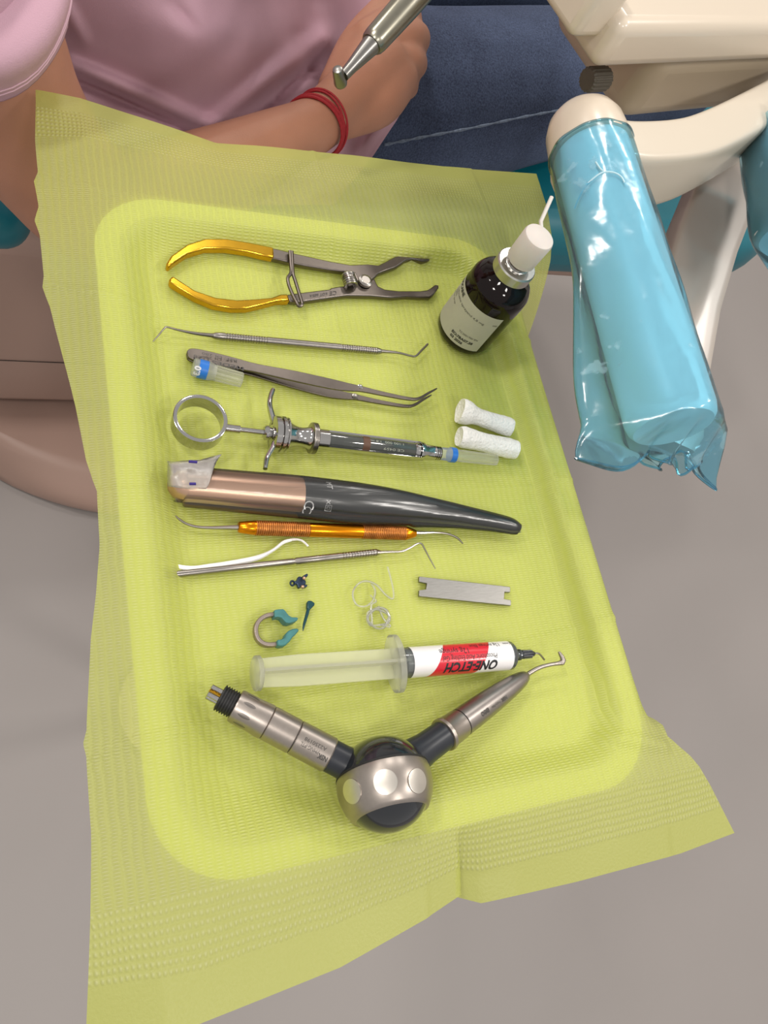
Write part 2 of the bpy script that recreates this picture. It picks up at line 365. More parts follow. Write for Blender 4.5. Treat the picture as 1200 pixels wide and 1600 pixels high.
# ================================================================== setting
fl = MB().box((-3, -2.5, -0.05), (6, 0, 0), (0, 6, 0), (0, 0, 0.05)).build('floor', floor_m); struct(fl)
fl['label'] = 'smooth grey vinyl floor of the treatment room'
wall_m = mat('painted_wall', (0.62, 0.60, 0.57), 0.7, 0, 0.02, 8)
struct(MB().box((-3, 3.45, 0), (6, 0, 0), (0, .05, 0), (0, 0, 2.9)).build('wall_back', wall_m))
struct(MB().box((2.95, -2.5, 0), (.05, 0, 0), (0, 5.95, 0), (0, 0, 2.9)).build('wall_right', wall_m))

# ================================================================== tray
TX0, TX1, TY0, TY1 = 0.063, 0.273, 0.000, 0.296      # flat bottom of the tray
WALL, RIM, RH = 0.009, 0.011, 0.011
def rrect(off, rad, n=8):
    x0, x1, y0, y1 = TX0 - off, TX1 + off, TY0 - off, TY1 + off; pts = []
    for cx, cy, a in ((x1 - rad, y1 - rad, 0), (x0 + rad, y1 - rad, 90), (x0 + rad, y0 + rad, 180), (x1 - rad, y0 + rad, 270)):
        for k in range(n + 1):
            t = math.radians(a + 90 * k / n); pts.append((cx + rad * math.cos(t), cy + rad * math.sin(t)))
    return pts
tray_t = thing('instrument_tray', 'white rounded instrument tray under the yellow paper bib', 'tray', (0.168, 0.145, TZ - 0.002))
prof = [(-0.02, -0.0012, 0.004), (-0.0005, -0.0012, 0.022), (WALL * 0.5, RH * 0.5 - 0.0015, 0.024), (WALL, RH - 0.0012, 0.028), (WALL + RIM, RH - 0.0012, 0.036),
        (WALL + RIM, RH - 0.0035, 0.036), (WALL + 0.001, RH - 0.0035, 0.028), (0.002, -0.0040, 0.022), (-0.02, -0.0040, 0.004)]
mb = MB(); mb.rings([[Vector((x, y, TZ + z)) for x, y in rrect(o_, max(0.004, r_ + 0.0))] for o_, z, r_ in prof], caps=True)
mb.build('tray_shell', tray_m, tray_t, angle=50)
# bracket under the tray that carries it
mb = MB(); mb.plate([(0.11, 0.10), (0.24, 0.10), (0.24, 0.20), (0.11, 0.20)], TZ - 0.022, TZ - 0.0045); mb.build('tray_holder', arm_m, tray_t, bevel=0.004)
MB().lathe((.215, .185, .03), (.215, .185, TZ - .018), [(0, .016), (.6, .016), (.61, .012), (1, .012)], 24).build('stand_column', arm_m, tray_t)
MB().lathe((.215, .185, 0), (.215, .185, .035), [(0, .085), (.5, .085), (.8, .06), (1, .02)], 32).build('stand_foot', arm_m, tray_t)

# ================================================================== bib
def sdf(x, y, rad=0.022):
    cx, cy = (TX0 + TX1) / 2, (TY0 + TY1) / 2
    qx = abs(x - cx) - (TX1 - TX0) / 2 + rad; qy = abs(y - cy) - (TY1 - TY0) / 2 + rad
    return math.hypot(max(qx, 0), max(qy, 0)) + min(max(qx, qy), 0) - rad
def lerp_tab(t, tab):
    if t <= tab[0][0]: return tab[0][1]
    for (a, va), (c, vc) in zip(tab, tab[1:]):
        if t <= c:
            k = (t - a) / (c - a); return va + (vc - va) * k
    return tab[-1][1]
BW, BL = 0.330, 0.450
left_tab = [(-.056, 17), (-.02, 20.5), (0.008, 23), (0.036, 22.5), (.041, 21), (.046, 23.5), (.081, 27), (.10, 31), (.123, 34.5), (.147, 35.5), (.153, 33), (.162, 30.5), (.188, 28.5), (.215, 25), (.245, 21), (.256, 17), (.262, 18.5), (.285, 18), (.294, 15), (.303, 19), (.322, 16.5), (.330, 20), (.355, 19), (.382, 20.5), (.40, 21)]
left_soft = [(-.056, 17), (0.0, 22), (.05, 24), (.12, 33), (.155, 33), (.2, 27), (.25, 20), (.30, 18), (.35, 19), (.40, 21)]
right_tab = [(-.056, .339), (-.03, .326), (-.012, .315), (-.002, .308), (.006, .312), (.02, .335), (.035, .347), (.30, .347), (.394, .346)]
top_y = [(16, 382), (21, 382), (52, 376), (90, 368), (119, 362), (142, 365), (205, 371), (271, 374), (345, 384)]
top_z = [(16, 12), (52, 5), (90, -1), (119, -4), (142, -2), (205, 2), (271, 4), (345, 10)]
bot_y = [(10, -57), (18, -58), (54, -65), (111, -61), (150, -53.5), (171, -48), (174, -49), (184, -54), (234, -56.5), (299, -58), (345, -56)]
bot_z = [(10, 3), (54, 4), (111, 4), (171, 3), (174, -3), (200, 0), (260, 1), (345, 0)]
top_y = [(a / 1000, c) for a, c in top_y]; top_z = [(a / 1000, c) for a, c in top_z]; bot_y = [(a / 1000, c) for a, c in bot_y]; bot_z = [(a / 1000, c) for a, c in bot_z]
def bib_height(x, y):
    """height over the tray bottom of the sheet draped on the tray: it bridges the inner corners softly, tightest on the right"""
    d = sdf(x, y); base = 0.0008
    soft = 0.008 * (1 - 0.75 * smooth01((x - 0.20) / 0.05)) + .010 * smooth01((.12 - x) / .03) + .008 * smooth01((.05 - y) / .03)
    t = (d + soft * 0.6) / (WALL + soft * 0.6)
    return base + RH * smooth01(t) * (1 if t < 1 else 1)
def fold(x, y, p, q, wd, h):
    px, py = q[0] - p[0], q[1] - p[1]; ll = px * px + py * py
    t = max(0, min(1, ((x - p[0]) * px + (y - p[1]) * py) / ll)); dd = math.hypot(x - p[0] - t * px, y - p[1] - t * py)
    return h * math.exp(-(dd / wd) ** 2)
rngs = [(random.uniform(20, 70), random.uniform(20, 70), random.uniform(0, 6.28), random.uniform(0, 6.28)) for _ in range(6)]
def wav(x, y):
    return sum(math.sin(a * x + p) * math.sin(c * y + q) for a, c, p, q in rngs) / 6
NU, NV = 221, 301
flx0, flx1, fly0, fly1 = TX0 - WALL - RIM, TX1 + WALL + RIM, TY0 - WALL - RIM, TY1 + WALL + RIM
bv = []; buv = []
for j in range(NV):
    v = j / (NV - 1); ys = 0.394 - BL * v                  # distance down the sheet
    hang = math.radians(lerp_tab(ys, [(-.06, 0), (-.014, 2), (-.004, 10), (.004, 22), (.016, 64), (.03, 80), (.21, 80), (.235, 72), (.255, 66), (.27, 50), (.295, 32), (.318, 15), (.335, 7), (.36, 2), (.40, 0)]))
    for i in range(NU):
        u = i / (NU - 1)
        xl = lerp_tab(ys, left_tab) / 1000 * .6 + .4 * lerp_tab(ys, left_soft) / 1000
        xs = xl + (lerp_tab(ys, right_tab) - xl) * u
        x, y = xs, ys; z = bib_height(x, y)
        if xs > flx1:                                      # right margin bends down over the tray edge
            e = xs - flx1; ha = hang * min(1, .35 + e / .018); x = flx1 + e * math.cos(ha); z = 0.0008 + RH - e * math.sin(ha)
        if xs < flx0:
            e = flx0 - xs; z -= e * 0.22 + 0.0018 * math.sin(ys * 60) * min(1, e / 0.02)
        if ys > fly1:                                      # top margin sags in the middle
            q = (ys - fly1) / (0.394 - fly1)
            ze = lerp_tab(xs, top_z) / 1000; ye = lerp_tab(xs, top_y) / 1000 * (HC - ze) / (HC - 0.01)
            y = fly1 + (ye - fly1) * q; z += (ze - RH) * q * (0.5 + 0.5 * q) 
        if ys < fly0:                                      # bottom margin, split by a tuck
            q = (fly0 - ys) / (fly0 + 0.056)
            ze = lerp_tab(xs, bot_z) / 1000; ye = lerp_tab(xs, bot_y) / 1000 * (HC - ze) / HC
            y = fly0 + (ye - fly0) * q; z += (ze - RH) * q
            if xs > 0.173:
                z -= 0.006 * math.exp(-(xs - 0.173) / 0.016) * min(1, q * 1.5)
        # factory creases and soft wrinkles
        cm = 0.178 - (0.373 - ys) * 0.06
        z += 0.0007 * math.exp(-((xs - cm) / 0.0016) ** 2) + 0.0009 * max(0, 1 - abs(ys - (0.2455 - .02 * (xs - .07) if xs > .066 else 0.2456 + .26 * (.066 - xs))) / .0023)
        z += 0.0008 * math.exp(-((ys - 0.146) / 0.0014) ** 2) + 0.0010 * math.exp(-((ys - 0.044 - 0.10 * (xs - .1)) / 0.0018) ** 2)
        dd = sdf(xs, ys); am = 0.00035 if dd < -0.01 else 0.0011
        z += am * (wav(xs, ys) + 0.4) if xs < flx1 else 0
        z += 0.0010 * wav(xs * 1.7 + 3, ys * 1.7) * smooth01((dd - 0.005) / 0.02) if xs < flx1 else 0
        # diagonal ridge at the lower right corner of the tray
        z += fold(xs, ys, (0.268, 0.004), (0.300, -0.006), 0.004, 0.0025)
        bv.append((x, y, TZ + max(z, 0.0006 if dd < 0 else -1))); buv.append(((xs - 0.02) * 1000, v * 450))
bf = [(j * NU + i, j * NU + i + 1, (j + 1) * NU + i + 1, (j + 1) * NU + i) for j in range(NV - 1) for i in range(NU - 1)]
o0 = Vector((0.168, 0.145, TZ))
me = bpy.data.meshes.new('paper_bib'); me.from_pydata([tuple(Vector(p) - o0) for p in bv], [], [tuple(reversed(f)) for f in bf]); me.update()
uvl = me.uv_layers.new(name='UVMap')
li = np.zeros(len(me.loops), dtype=np.int32); me.loops.foreach_get('vertex_index', li)
uvl.data.foreach_set('uv', np.array(buv, dtype=np.float32)[li].ravel())
me.polygons.foreach_set('use_smooth', [True] * len(me.polygons)); me.materials.append(bib_m)
bib = bpy.data.objects.new('paper_bib', me); COL.objects.link(bib); bib.location = o0; WORLD[bib.name] = o0
tag(bib, 'embossed yellow-green disposable paper bib lining the instrument tray', 'bib')
BZ = 0.0022     # things rest this high above the tray bottom, on the paper

# ================================================================== instruments on the bib
def zpx(pts, f, ox, oy):
    """pixels read off an enlarged crop -> photo pixels"""
    return [(ox + p[0] / f, oy + p[1] / f) + tuple(p[2:]) for p in pts]
def W3(pts, z):
    return [P(p[0], p[1], z) for p in pts]
def sm_outline(pts, n=3):
    q = catmull(list(pts) + [pts[0]], n); return [tuple(p) for p in q[:-1]]

# ---- ring placement forceps
f5 = lambda pts: zpx(pts, 2.449, 230, 350)
base = P(560, 432, BZ)
t = thing('ring_forceps', 'steel ring-placement forceps with golden handles lying open at the top of the tray', 'forceps', base)
def plate_px(name, pts, z0, z1, m, parent, bev=0.0006, smoothn=0, label=None):
    if smoothn: pts = sm_outline(pts, smoothn)
    zm = (z0 + z1) / 2
    o = MB().plate([P(p[0], p[1], zm).xy for p in pts], TZ + z0, TZ + z1).build(name, m, parent, bevel=bev, seg=2)
    if label: o['label'] = label
    return o
up_arm = f5([(470, 98), (500, 104), (560, 119), (700, 150), (775, 163), (840, 160), (880, 164), (905, 152), (930, 138), (965, 122), (1005, 115), (1035, 122), (1058, 137), (1070, 120), (1080, 117), (1085, 126), (1076, 146), (1050, 150), (1010, 141), (985, 147), (950, 172), (905, 188), (880, 198), (868, 212), (835, 236), (800, 224), (790, 196), (760, 190), (690, 181), (600, 166), (540, 153), (470, 137)])
lo_arm = f5([(530, 277), (620, 265), (694, 256), (700, 251), (722, 247), (780, 240), (800, 226), (835, 196), (866, 216), (880, 244), (905, 256), (960, 262), (1040, 262), (1068, 258), (1082, 250), (1098, 237), (1112, 240), (1112, 250), (1092, 278), (1078, 287), (1040, 287), (990, 284), (930, 288), (850, 281), (760, 280), (640, 297), (580, 305), (540, 303)])
plate_px('forceps_arm', up_arm, BZ + 0.0012, BZ + 0.0048, steel_dark, t, 0.0008)
plate_px('forceps_arm', lo_arm, BZ + 0.0001, BZ + 0.0036, steel_dark, t, 0.0008)
g1 = f5([(68, 166), (88, 132), (150, 88), (220, 66), (300, 66), (380, 79), (430, 89), (480, 99), (482, 139), (430, 128), (380, 116), (300, 104), (220, 104), (150, 126), (102, 158), (80, 176)])
g2 = f5([(80, 222), (95, 208), (120, 225), (180, 264), (260, 291), (340, 300), (400, 297), (470, 291), (505, 278), (534, 277), (543, 303), (495, 304), (440, 319), (380, 333), (320, 333), (250, 321), (180, 292), (120, 257), (84, 234)])
plate_px('gold_handle', g1, BZ + 0.0006, BZ + 0.0056, gold, t, 0.0014)['label'] = 'golden anodised handle'
plate_px('gold_handle', g2, BZ + 0.0001, BZ + 0.0050, gold, t, 0.0014)['label'] = 'golden anodised handle'
c = P(*f5([(835, 217)])[0], BZ + 0.0055)
o = MB().lathe(c - Vector((0, 0, 0.0012)), c + Vector((0, 0, 0.0011)), [(0, .0042), (.7, .0042), (.8, .0036), (.85, .0030), (1, .0026)], 24).build('pivot_screw', steel, t)
# little torsion spring by the pivot
sp_ = []
A, B = P(*f5([(768, 196)])[0], BZ + 0.0052), P(*f5([(782, 240)])[0], BZ + 0.0052)
d, a_, u_ = frame_of(B - A)
for k in range(97):
    q = k / 96; an = 2 * PI * 6 * q
    sp_.append(A.lerp(B, q) + (a_ * math.cos(an) + u_ * math.sin(an)) * 0.0034)
MB().tube(sp_, 0.00075, 6).build('spring', steel, t)
# sliding lock wire round both arms
top_w = f5([(546, 104), (549, 150), (551, 186), (538, 208), (546, 246), (574, 306), (584, 314), (593, 306), (580, 262), (566, 216), (558, 190), (556, 150), (554, 106)])
zz = [.0064] * 6 + [.0064] * 7
pw = [P(x, y, BZ + 0.0066) for x, y in top_w]
MB().tube(catmull(pw, 3), 0.0010, 8, closed=False).build('lock_wire', steel_dark, t)
tp = f5([(705, 262)])[0]
text_on('lettering', 'LOT 605A', ink_grey, t, P(*f5([(690, 262)])[0], BZ + 0.0038), P(600, 472) - P(680, 462), P(600, 480) - P(600, 470), size=0.0026)
text_on('lettering', 'CE', ink_grey, t, P(*f5([(726, 255)])[0], BZ + 0.0038), P(600, 472) - P(680, 462), P(600, 480) - P(600, 470), size=0.0040)

# ---- double ended probe
def hand_instrument(name, label, cat, h0, h1, segs, tips, m_handle, r_px, tip_m=steel, zc=None, nrad=20, group=None):
    mp_ = mpp(P((h0[0] + h1[0]) / 2, (h0[1] + h1[1]) / 2)); r = r_px * mp_; zc = BZ + r
    A, B = P(*h0, zc), P(*h1, zc)
    t = thing(name, label, cat, P((h0[0] + h1[0]) / 2, (h0[1] + h1[1]) / 2, BZ))
    for nm, mm, prof in segs:
        MB().lathe(A, B, [(q, rr * r) for q, rr in prof], nrad).build(nm, mm, t, angle=50)
    for nm, pts in tips:
        pp = catmull([tuple(P(p[0], p[1], BZ + p[2])) + (p[3],) for p in pts], 6)
        MB().tube([p[:3] for p in pp], [p[3] * mp_ for p in pp], 8).build(nm, tip_m, t)
    return t, A, B, r
def grooves(a, b, n, r0=1.0, r1=0.86):
    out_ = []
    for k in range(n):
        q = a + (b - a) * k / n; s_ = (b - a) / n
        out_ += [(q, r0), (q + s_ * .45, r0), (q + s_ * .55, r1), (q + s_ * .9, r1)]
    return out_ + [(b, r0)]
f5p = lambda x, y: f5([(x, y)])[0]
tips = [('probe_tip', [f5p(252, 427) + (.0026, 3.2), f5p(185, 419) + (.0030, 2.3), f5p(120, 406) + (.004, 1.7), f5p(78, 395) + (.005, 1.4), f5p(66, 399) + (.005, 1.3), f5p(45, 424) + (.0036, 1.1), f5p(22, 450) + (.002, .7)]),
        ('probe_tip', [f5p(895, 487) + (.0026, 3.2), f5p(960, 493) + (.003, 2.0), f5p(1005, 504) + (.0036, 1.8), f5p(1026, 506) + (.004, 1.8), f5p(1045, 489) + (.004, 2.0), f5p(1073, 460) + (.0034, 2.0)])]
t, A, B, r = hand_instrument('dental_probe', 'double-ended steel dental probe lying between the forceps and the tweezers', 'probe', f5p(247, 427), f5p(902, 488),
    [('handle', steel, [(0, .55), (.02, .85), (.05, 1)] + grooves(.065, .30, 16) + [(.32, 1), (.72, 1)] + grooves(.73, .96, 16) + [(.98, .8), (1, .5)])], tips, steel, 5.9)

# ---- tweezers: upper leg over lower leg
base = P(480, 590, BZ)
t = thing('tweezers', 'curved-tip steel dental tweezers with the engraved tail under the small needle cap', 'tweezers', base)
leg = f5([(153, 499, .0022, 10), (160, 499, .0022, 19), (180, 500, .0023, 26), (240, 513, .0028, 27), (330, 533, .0036, 24), (420, 553, .0048, 19), (560, 582, .0072, 23), (700, 612, .0092, 22), (770, 625, .0096, 17), (820, 632, .0097, 12), (900, 650, .0095, 9), (1000, 669, .0090, 6.5), (1040, 668, .0088, 5.5), (1075, 648, .0086, 4.5), (1108, 630, .0084, 2.4)])
up, hw = [], []
for x, y, z, h in leg:
    p = P(x, y, BZ + z + .0006); up.append(p); hw.append(h / 2.449 * mpp(p))
q = catmull([tuple(p) + (h,) for p, h in zip(up, hw)], 3)
MB().strip([p[:3] for p in q], [max(p[3], 1e-4) for p in q], 0.0013).build('upper_leg', steel_dark, t, bevel=0.0003)
lo = []
for k, p in enumerate(q):
    s_ = k / (len(q) - 1); lo.append((p[0], p[1], TZ + BZ + 0.0008 + 0.0010 * smooth01(s_ * 1.5)))
MB().strip(lo, [max(p[3], 1e-4) for p in q], 0.0013).build('lower_leg', steel_dark, t, bevel=0.0003)
pin = P(*f5p(815, 622), BZ + .0108)
MB().lathe(pin, pin + Vector((0, 0, .0005)), [(0, .0013), (.6, .0013), (1, .0006)], 12).build('guide_pin', chrome, t)
pin = P(*f5p(795, 660), BZ + .0024)
MB().lathe(pin, pin + Vector((0, 0, .0006)), [(0, .0018), (.6, .0018), (1, .0010)], 12).build('guide_hole_boss', steel, t)
ed = (P(*f5p(240, 513)) - P(*f5p(370, 542)))
tz = BZ + .0046
text_on('lettering', 'MEDESY', ink_grey, t, P(*f5p(372, 549), BZ + .0056), ed, P(400, 590) - P(400, 570), size=0.0030, width=.0205, bold=.00008)
text_on('lettering', '1128', ink_grey, t, P(*f5p(243, 514), BZ + .0042), ed, P(400, 590) - P(400, 570), size=0.0030, width=.0085)
text_on('lettering', 'REF. DI 280', ink_grey, t, P(*f5p(345, 520), BZ + .0052), ed, P(400, 590) - P(400, 570), size=0.0021, width=.018)
mk = f5([(360, 536), (372, 538), (366, 552), (362, 551)])

# ---- needle caps
def needle_cap(name, label, a, b, rp0, rp1, hub=0.0, group=None, band=(.14, .34), ribs=10, lift=0.0):
    mp_ = mpp(P(*a)); r0, r1 = rp0 * mp_, rp1 * mp_; zc = BZ + r0 + lift
    A, B = P(*a, zc), P(*b, BZ + r1 + lift)
    t = thing(name, label, 'needle cap', P(a[0], a[1], BZ + lift), group) if label else name
    return t, A, B, r0, r1
t, A, B, r0, r1 = needle_cap('needle_cap', 'small frosted needle cap with a blue band resting against the tweezers', (301, 573), (378, 594), 14.5, 11.5)
MB().lathe(A, B, [(0, r0 * .86), (.02, r0 * .96), (.30, r0), (.34, r0 * .98), (.42, r0 * .88), (.46, r0 * .86)], 24).build('cap_hub', syr_pl, t)
MB().lathe(A, B, [(.11, r0 * 1.0), (.11, r0 * 1.03), (.29, r0 * 1.03), (.29, r0 * 1.0)], 24).build('printed_band', blue_band, t, angle=40)['label'] = 'blue printed band with white marks'
MB().lathe(A, B, [(.40, r0 * .84), (.5, r0 * .84), (1, r1), (1, r1 * .8)], 24).build('cap_sleeve', clear_pl, t)
d, s_, u_ = frame_of(B - A)
for k in range(12):
    an = 2 * PI * k / 12; e = s_ * math.cos(an) + u_ * math.sin(an)
    MB().tube([A.lerp(B, .45) + e * r0 * .85, A.lerp(B, .99) + e * r1 * 1.01], .00022, 5).build('rib', clear_pl, t)
n_ = (u_ - s_ * .1)
for dx, dy, sx, sy in ((.13, .15, .010, .0018), (.17, .45, .0025, .0016), (.17, .75, .003, .0014), (.13, -.2, .0016, .0016)):
    pass
text_on('lettering', '0.3', ink_white, t, A.lerp(B, .14) + (u_ * .92 + s_ * .38) * r0 * 1.05, s_, -d, size=.0042, wrap=(A, d, r0 * 1.05), bold=.0002)

# ---- aspirating cartridge syringe
f7 = lambda x, y: (240 + x / 3.75, 540 + y / 3.75)
f8 = lambda x, y: (460 + x / 3.158, 560 + y / 3.158)
ZS = BZ + 0.0088
t = thing('cartridge_syringe', 'chrome dental cartridge syringe with thumb ring and capped needle', 'syringe', P(520, 690, BZ))
cR = P(311, 660, ZS); mp_ = mpp(cR); Ro = 40.5 * mp_
rg = MB(); rr = []
for zz, ro in ((-.0044, 0), (-.0042, .0004), (.0042, .0004), (.0044, 0), (.0044, -.0008), (.0042, -.0014), (-.0042, -.0014), (-.0044, -.0008)):
    rr.append([cR + Vector(((Ro + ro) * math.cos(2 * PI * k / 64), (Ro + ro) * math.sin(2 * PI * k / 64), zz)) for k in range(64)])
rg.rings(rr, closed=True).build('thumb_ring', chrome, t, angle=40)
S0 = P(348, 668, ZS); S1 = P(775, 719, ZS - .003)
AX = S1 - S0; LS = AX.length
def at(px):                     # fraction along the syringe axis for a photo x
    return (px - 348) / (775 - 348)
q = mp_
MB().lathe(S0, S1, [(at(349), 2.0 * q), (at(352), 6.6 * q), (at(371), 6.6 * q), (at(372), 4.4 * q), (at(410), 4.4 * q)], 20).build('plunger_rod', chrome, t, angle=40)
qf = q * 1.14
MB().lathe(S0, S1, [(at(404), 8 * qf), (at(406), 10.5 * qf), (at(410), 10.5 * qf), (at(411), 8.5 * qf), (at(414), 8.5 * qf), (at(415), 10.5 * qf), (at(419), 10.5 * qf)], 20).build('rod_collar', chrome, t, angle=40)
MB().lathe(S0, S1, [(at(416), 24 * qf), (at(417), 26 * qf), (at(424), 26 * qf), (at(425), 23 * qf), (at(426), 23 * qf), (at(427), 26.5 * qf), (at(431), 26.5 * qf), (at(432), 24 * qf), (at(433), 24 * qf), (at(434), 25.5 * qf), (at(436), 25.5 * qf), (at(437), 21 * qf)], 40).build('flange', chrome, t, angle=30)
ys = [(at(437), 21 * qf)] + [(at(437 + 33 * k / 10), (21 - 7.2 * math.sin(PI * k / 10 * .82)) * qf) for k in range(1, 11)] + [(at(471), 20 * qf)]
MB().lathe(S0, S1, ys, 36).build('finger_spool', chrome, t, angle=50)
MB().lathe(S0, S1, [(at(470), 20 * qf), (at(471), 22.5 * qf)] + grooves(at(472), at(478), 3, 23 * qf, 22.2 * qf) + [(at(479), 20 * qf)], 36).build('knurled_ring', steel, t, angle=30)
for pts in ([(708, 455), (692, 405), (680, 350), (684, 305), (696, 268), (701, 258)], [(710, 570), (690, 612), (664, 660), (657, 700), (654, 722)]):
    pp = catmull([tuple(P(*f7(x, y), ZS)) for x, y in pts], 5); n_ = len(pp)
    MB().tube(pp, [(5.4 - 1.8 * k / n_) * q for k in range(n_)], 12, su=1, sv=1.3).build('finger_wing', chrome, t)
# open barrel: half shell plus full ends
d, s_, u_ = frame_of(AX)
RB = 17.6 * q
def shell(f0, f1, r, th, a0, a1, n=26):
    mb = MB(); rr = []
    for fr, ro in ((f0, 0), (f1, 0)):
        c = S0.lerp(S1, fr); ring = [c + (s_ * math.cos(a0 + (a1 - a0) * k / n) + u_ * math.sin(a0 + (a1 - a0) * k / n)) * r for k in range(n + 1)]
        ring += [c + (s_ * math.cos(a1 - (a1 - a0) * k / n) + u_ * math.sin(a1 - (a1 - a0) * k / n)) * (r - th) for k in range(n + 1)]
        rr.append(ring)
    return mb.rings(rr)
MB().lathe(S0, S1, [(at(478), RB * .97), (at(496), RB * .97), (at(496), RB * .86)], 32).build('barrel_collar', chrome, t, angle=40)
shell(at(495), at(640), RB * .97, .0009, PI - .35, 2 * PI + .35).build('barrel_shell', chrome, t, angle=40)
MB().lathe(S0, S1, [(at(640), RB * .85), (at(640), RB * .97), (at(646), RB * .95), (at(650), RB * .78), (at(664), RB * .74), (at(665), RB * .66)] + grooves(at(666), at(675), 3, RB * .72, RB * .6) + [(at(676), RB * .5)], 28).build('barrel_nose', chrome, t, angle=40)
MB().lathe(S0, S1, [(at(497), 7 * q), (at(547), 7 * q)], 20).build('plunger', steel, t)
MB().lathe(S0, S1, [(at(496), RB * .78), (at(630), RB * .78), (at(634), RB * .6), (at(640), RB * .6)], 28).build('cartridge', mat('cartridge_glass', (0.055, 0.06, 0.055), 0.06, 0, 0.2, 120, coat=1.0), t)
MB().lathe(S0, S1, [(at(547), RB * .785), (at(547), RB * .8), (at(558), RB * .8), (at(558), RB * .785)], 28).build('cartridge_stopper', mat('brown_rubber', (0.09, 0.04, 0.02), 0.5, 0, .1), t)
MB().lathe(S0, S1, [(at(632), RB * .70), (at(634), RB * .80), (at(639), RB * .80)], 28).build('cartridge_cap', chrome, t)
for yy, st_, wd_ in ((.5, '1:100 000  1.8 ml', .020), (-.35, 'CE 0459', .012)):
    n0 = (u_ * math.cos(yy) - s_ * math.sin(yy))
    text_on('lettering', st_, mat('pale_print', (.30, .32, .26), .5), t, S0.lerp(S1, at(612)) + (u_ * math.cos(yy - .25) - s_ * math.sin(yy - .25)) * RB * .79, -d, s_, size=.0019, width=wd_, wrap=(S0, d, RB * .79))
MB().lathe(S0, S1, [(at(675), 8 * q), (at(676), 11.5 * q), (at(690), 11.8 * q), (at(692), 13.2 * q), (at(702), 13.2 * q), (at(703), 11 * q)], 24).build('needle_hub', syr_pl, t, angle=40)
MB().lathe(S0, S1, [(at(692.5), 13.3 * q), (at(692.5), 13.7 * q), (at(701.5), 13.7 * q), (at(701.5), 13.3 * q)], 24).build('blue_band', blue_band, t)
MB().lathe(S0, S1, [(at(702), 11.5 * q), (at(710), 11.0 * q), (at(775), 9.8 * q), (at(775), 8.5 * q)], 24).build('needle_sheath', clear_pl, t, angle=40)
for k in range(10):
    an = 2 * PI * k / 10; e = s_ * math.cos(an) + u_ * math.sin(an)
    MB().tube([S0.lerp(S1, at(712)) + e * 11.0 * q, S0.lerp(S1, at(774)) + e * 9.9 * q], .0002, 5).build('rib', clear_pl, t)

# ---- curing wand in a clear sleeve
t = thing('curing_wand', 'rose-gold and black curing light wand wrapped in a clear plastic sleeve', 'curing light', P(540, 790, BZ))
cl = [(287, 757, 25), (290, 758, 29), (310, 759.5, 29.3), (400, 767.5, 29.8), (470, 773.5, 30), (550, 782.5, 29.7), (600, 787.5, 27.2), (637, 792, 24.3), (675, 797.5, 20.8), (710, 803, 17.8), (740, 808.5, 15.6), (764, 813, 14), (790, 818.5, 12.4), (803, 822, 11), (812, 825, 7)]
cw = []
for x, y, hp in cl:
    p = P(x, y, .012); r_ = hp * mpp(p) * .97; z_ = max(.0065, r_ * .90)
    cw.append(tuple(P(x, y, BZ + z_)) + (r_,))
cw2 = catmull(cw, 5)
isplit = 4 * 5
MB().tube([p[:3] for p in cw2[:isplit + 1]], [p[3] for p in cw2[:isplit + 1]], 40, sv=.90).build('gold_body', rose, t, angle=40)
MB().tube([p[:3] for p in cw2[isplit:]], [p[3] for p in cw2[isplit:]], 40, sv=.90).build('black_head', mat('charcoal_plastic', (0.022, 0.024, 0.026), 0.3, 0, .05), t, angle=40)
dw = (Vector(cw[5][:3]) - Vector(cw[4][:3])).normalized(); _, sw, uw = frame_of(dw)
def on_wand(px, phi, k=1.01):            # point on the wand, phi from the top towards the viewer
    i0 = min(range(len(cw2)), key=lambda i: abs(proj(cw2[i][:3])[0] - px)); c = Vector(cw2[i0][:3]); r_ = cw2[i0][3] * k
    return c + (uw * .90 * math.cos(phi) + sw * math.sin(phi)) * r_
near = 1 if sw.y < 0 else -1
def wand_text(s, px, phi, size, m, **kw):
    # letters stand along the wand and run round it
    c = on_wand(px, near * phi); nrm = (uw * math.cos(phi) + sw * near * math.sin(phi)); tan = (-uw * math.sin(phi) + sw * near * math.cos(phi))
    text_on('lettering', s, m, t, c, tan, dw, size=size, **kw)
wand_text('M', 509, -.62, .0038, ink_white); wand_text('T', 508.5, -.36, .0042, ink_white)
wand_text('C', 477, .62, .0072, ink_white); wand_text('C', 475, .98, .0066, ink_white)
for p_, h_ in ((497, .50), (497, .80)):
    c = on_wand(p_, near * h_); tan = (-uw * math.sin(h_) + sw * near * math.cos(h_))
    if h_ < .6: text_on('lettering', 'x', ink_white, t, c, tan, dw, size=.0045)
    else:
        mb = MB(); pt = [c, c + tan * .0030, c + tan * .0030 + dw * .0030, c + dw * .0030, c]
        mb.tube(pt, .00016, 5); mb.tube([c + tan * .0008 + dw * .0008, c + tan * .0022 + dw * .0008, c + tan * .0022 + dw * .0022, c + tan * .0008 + dw * .0022, c + tan * .0008 + dw * .0008], .00013, 5)
        mb.build('square_mark', ink_white, t)
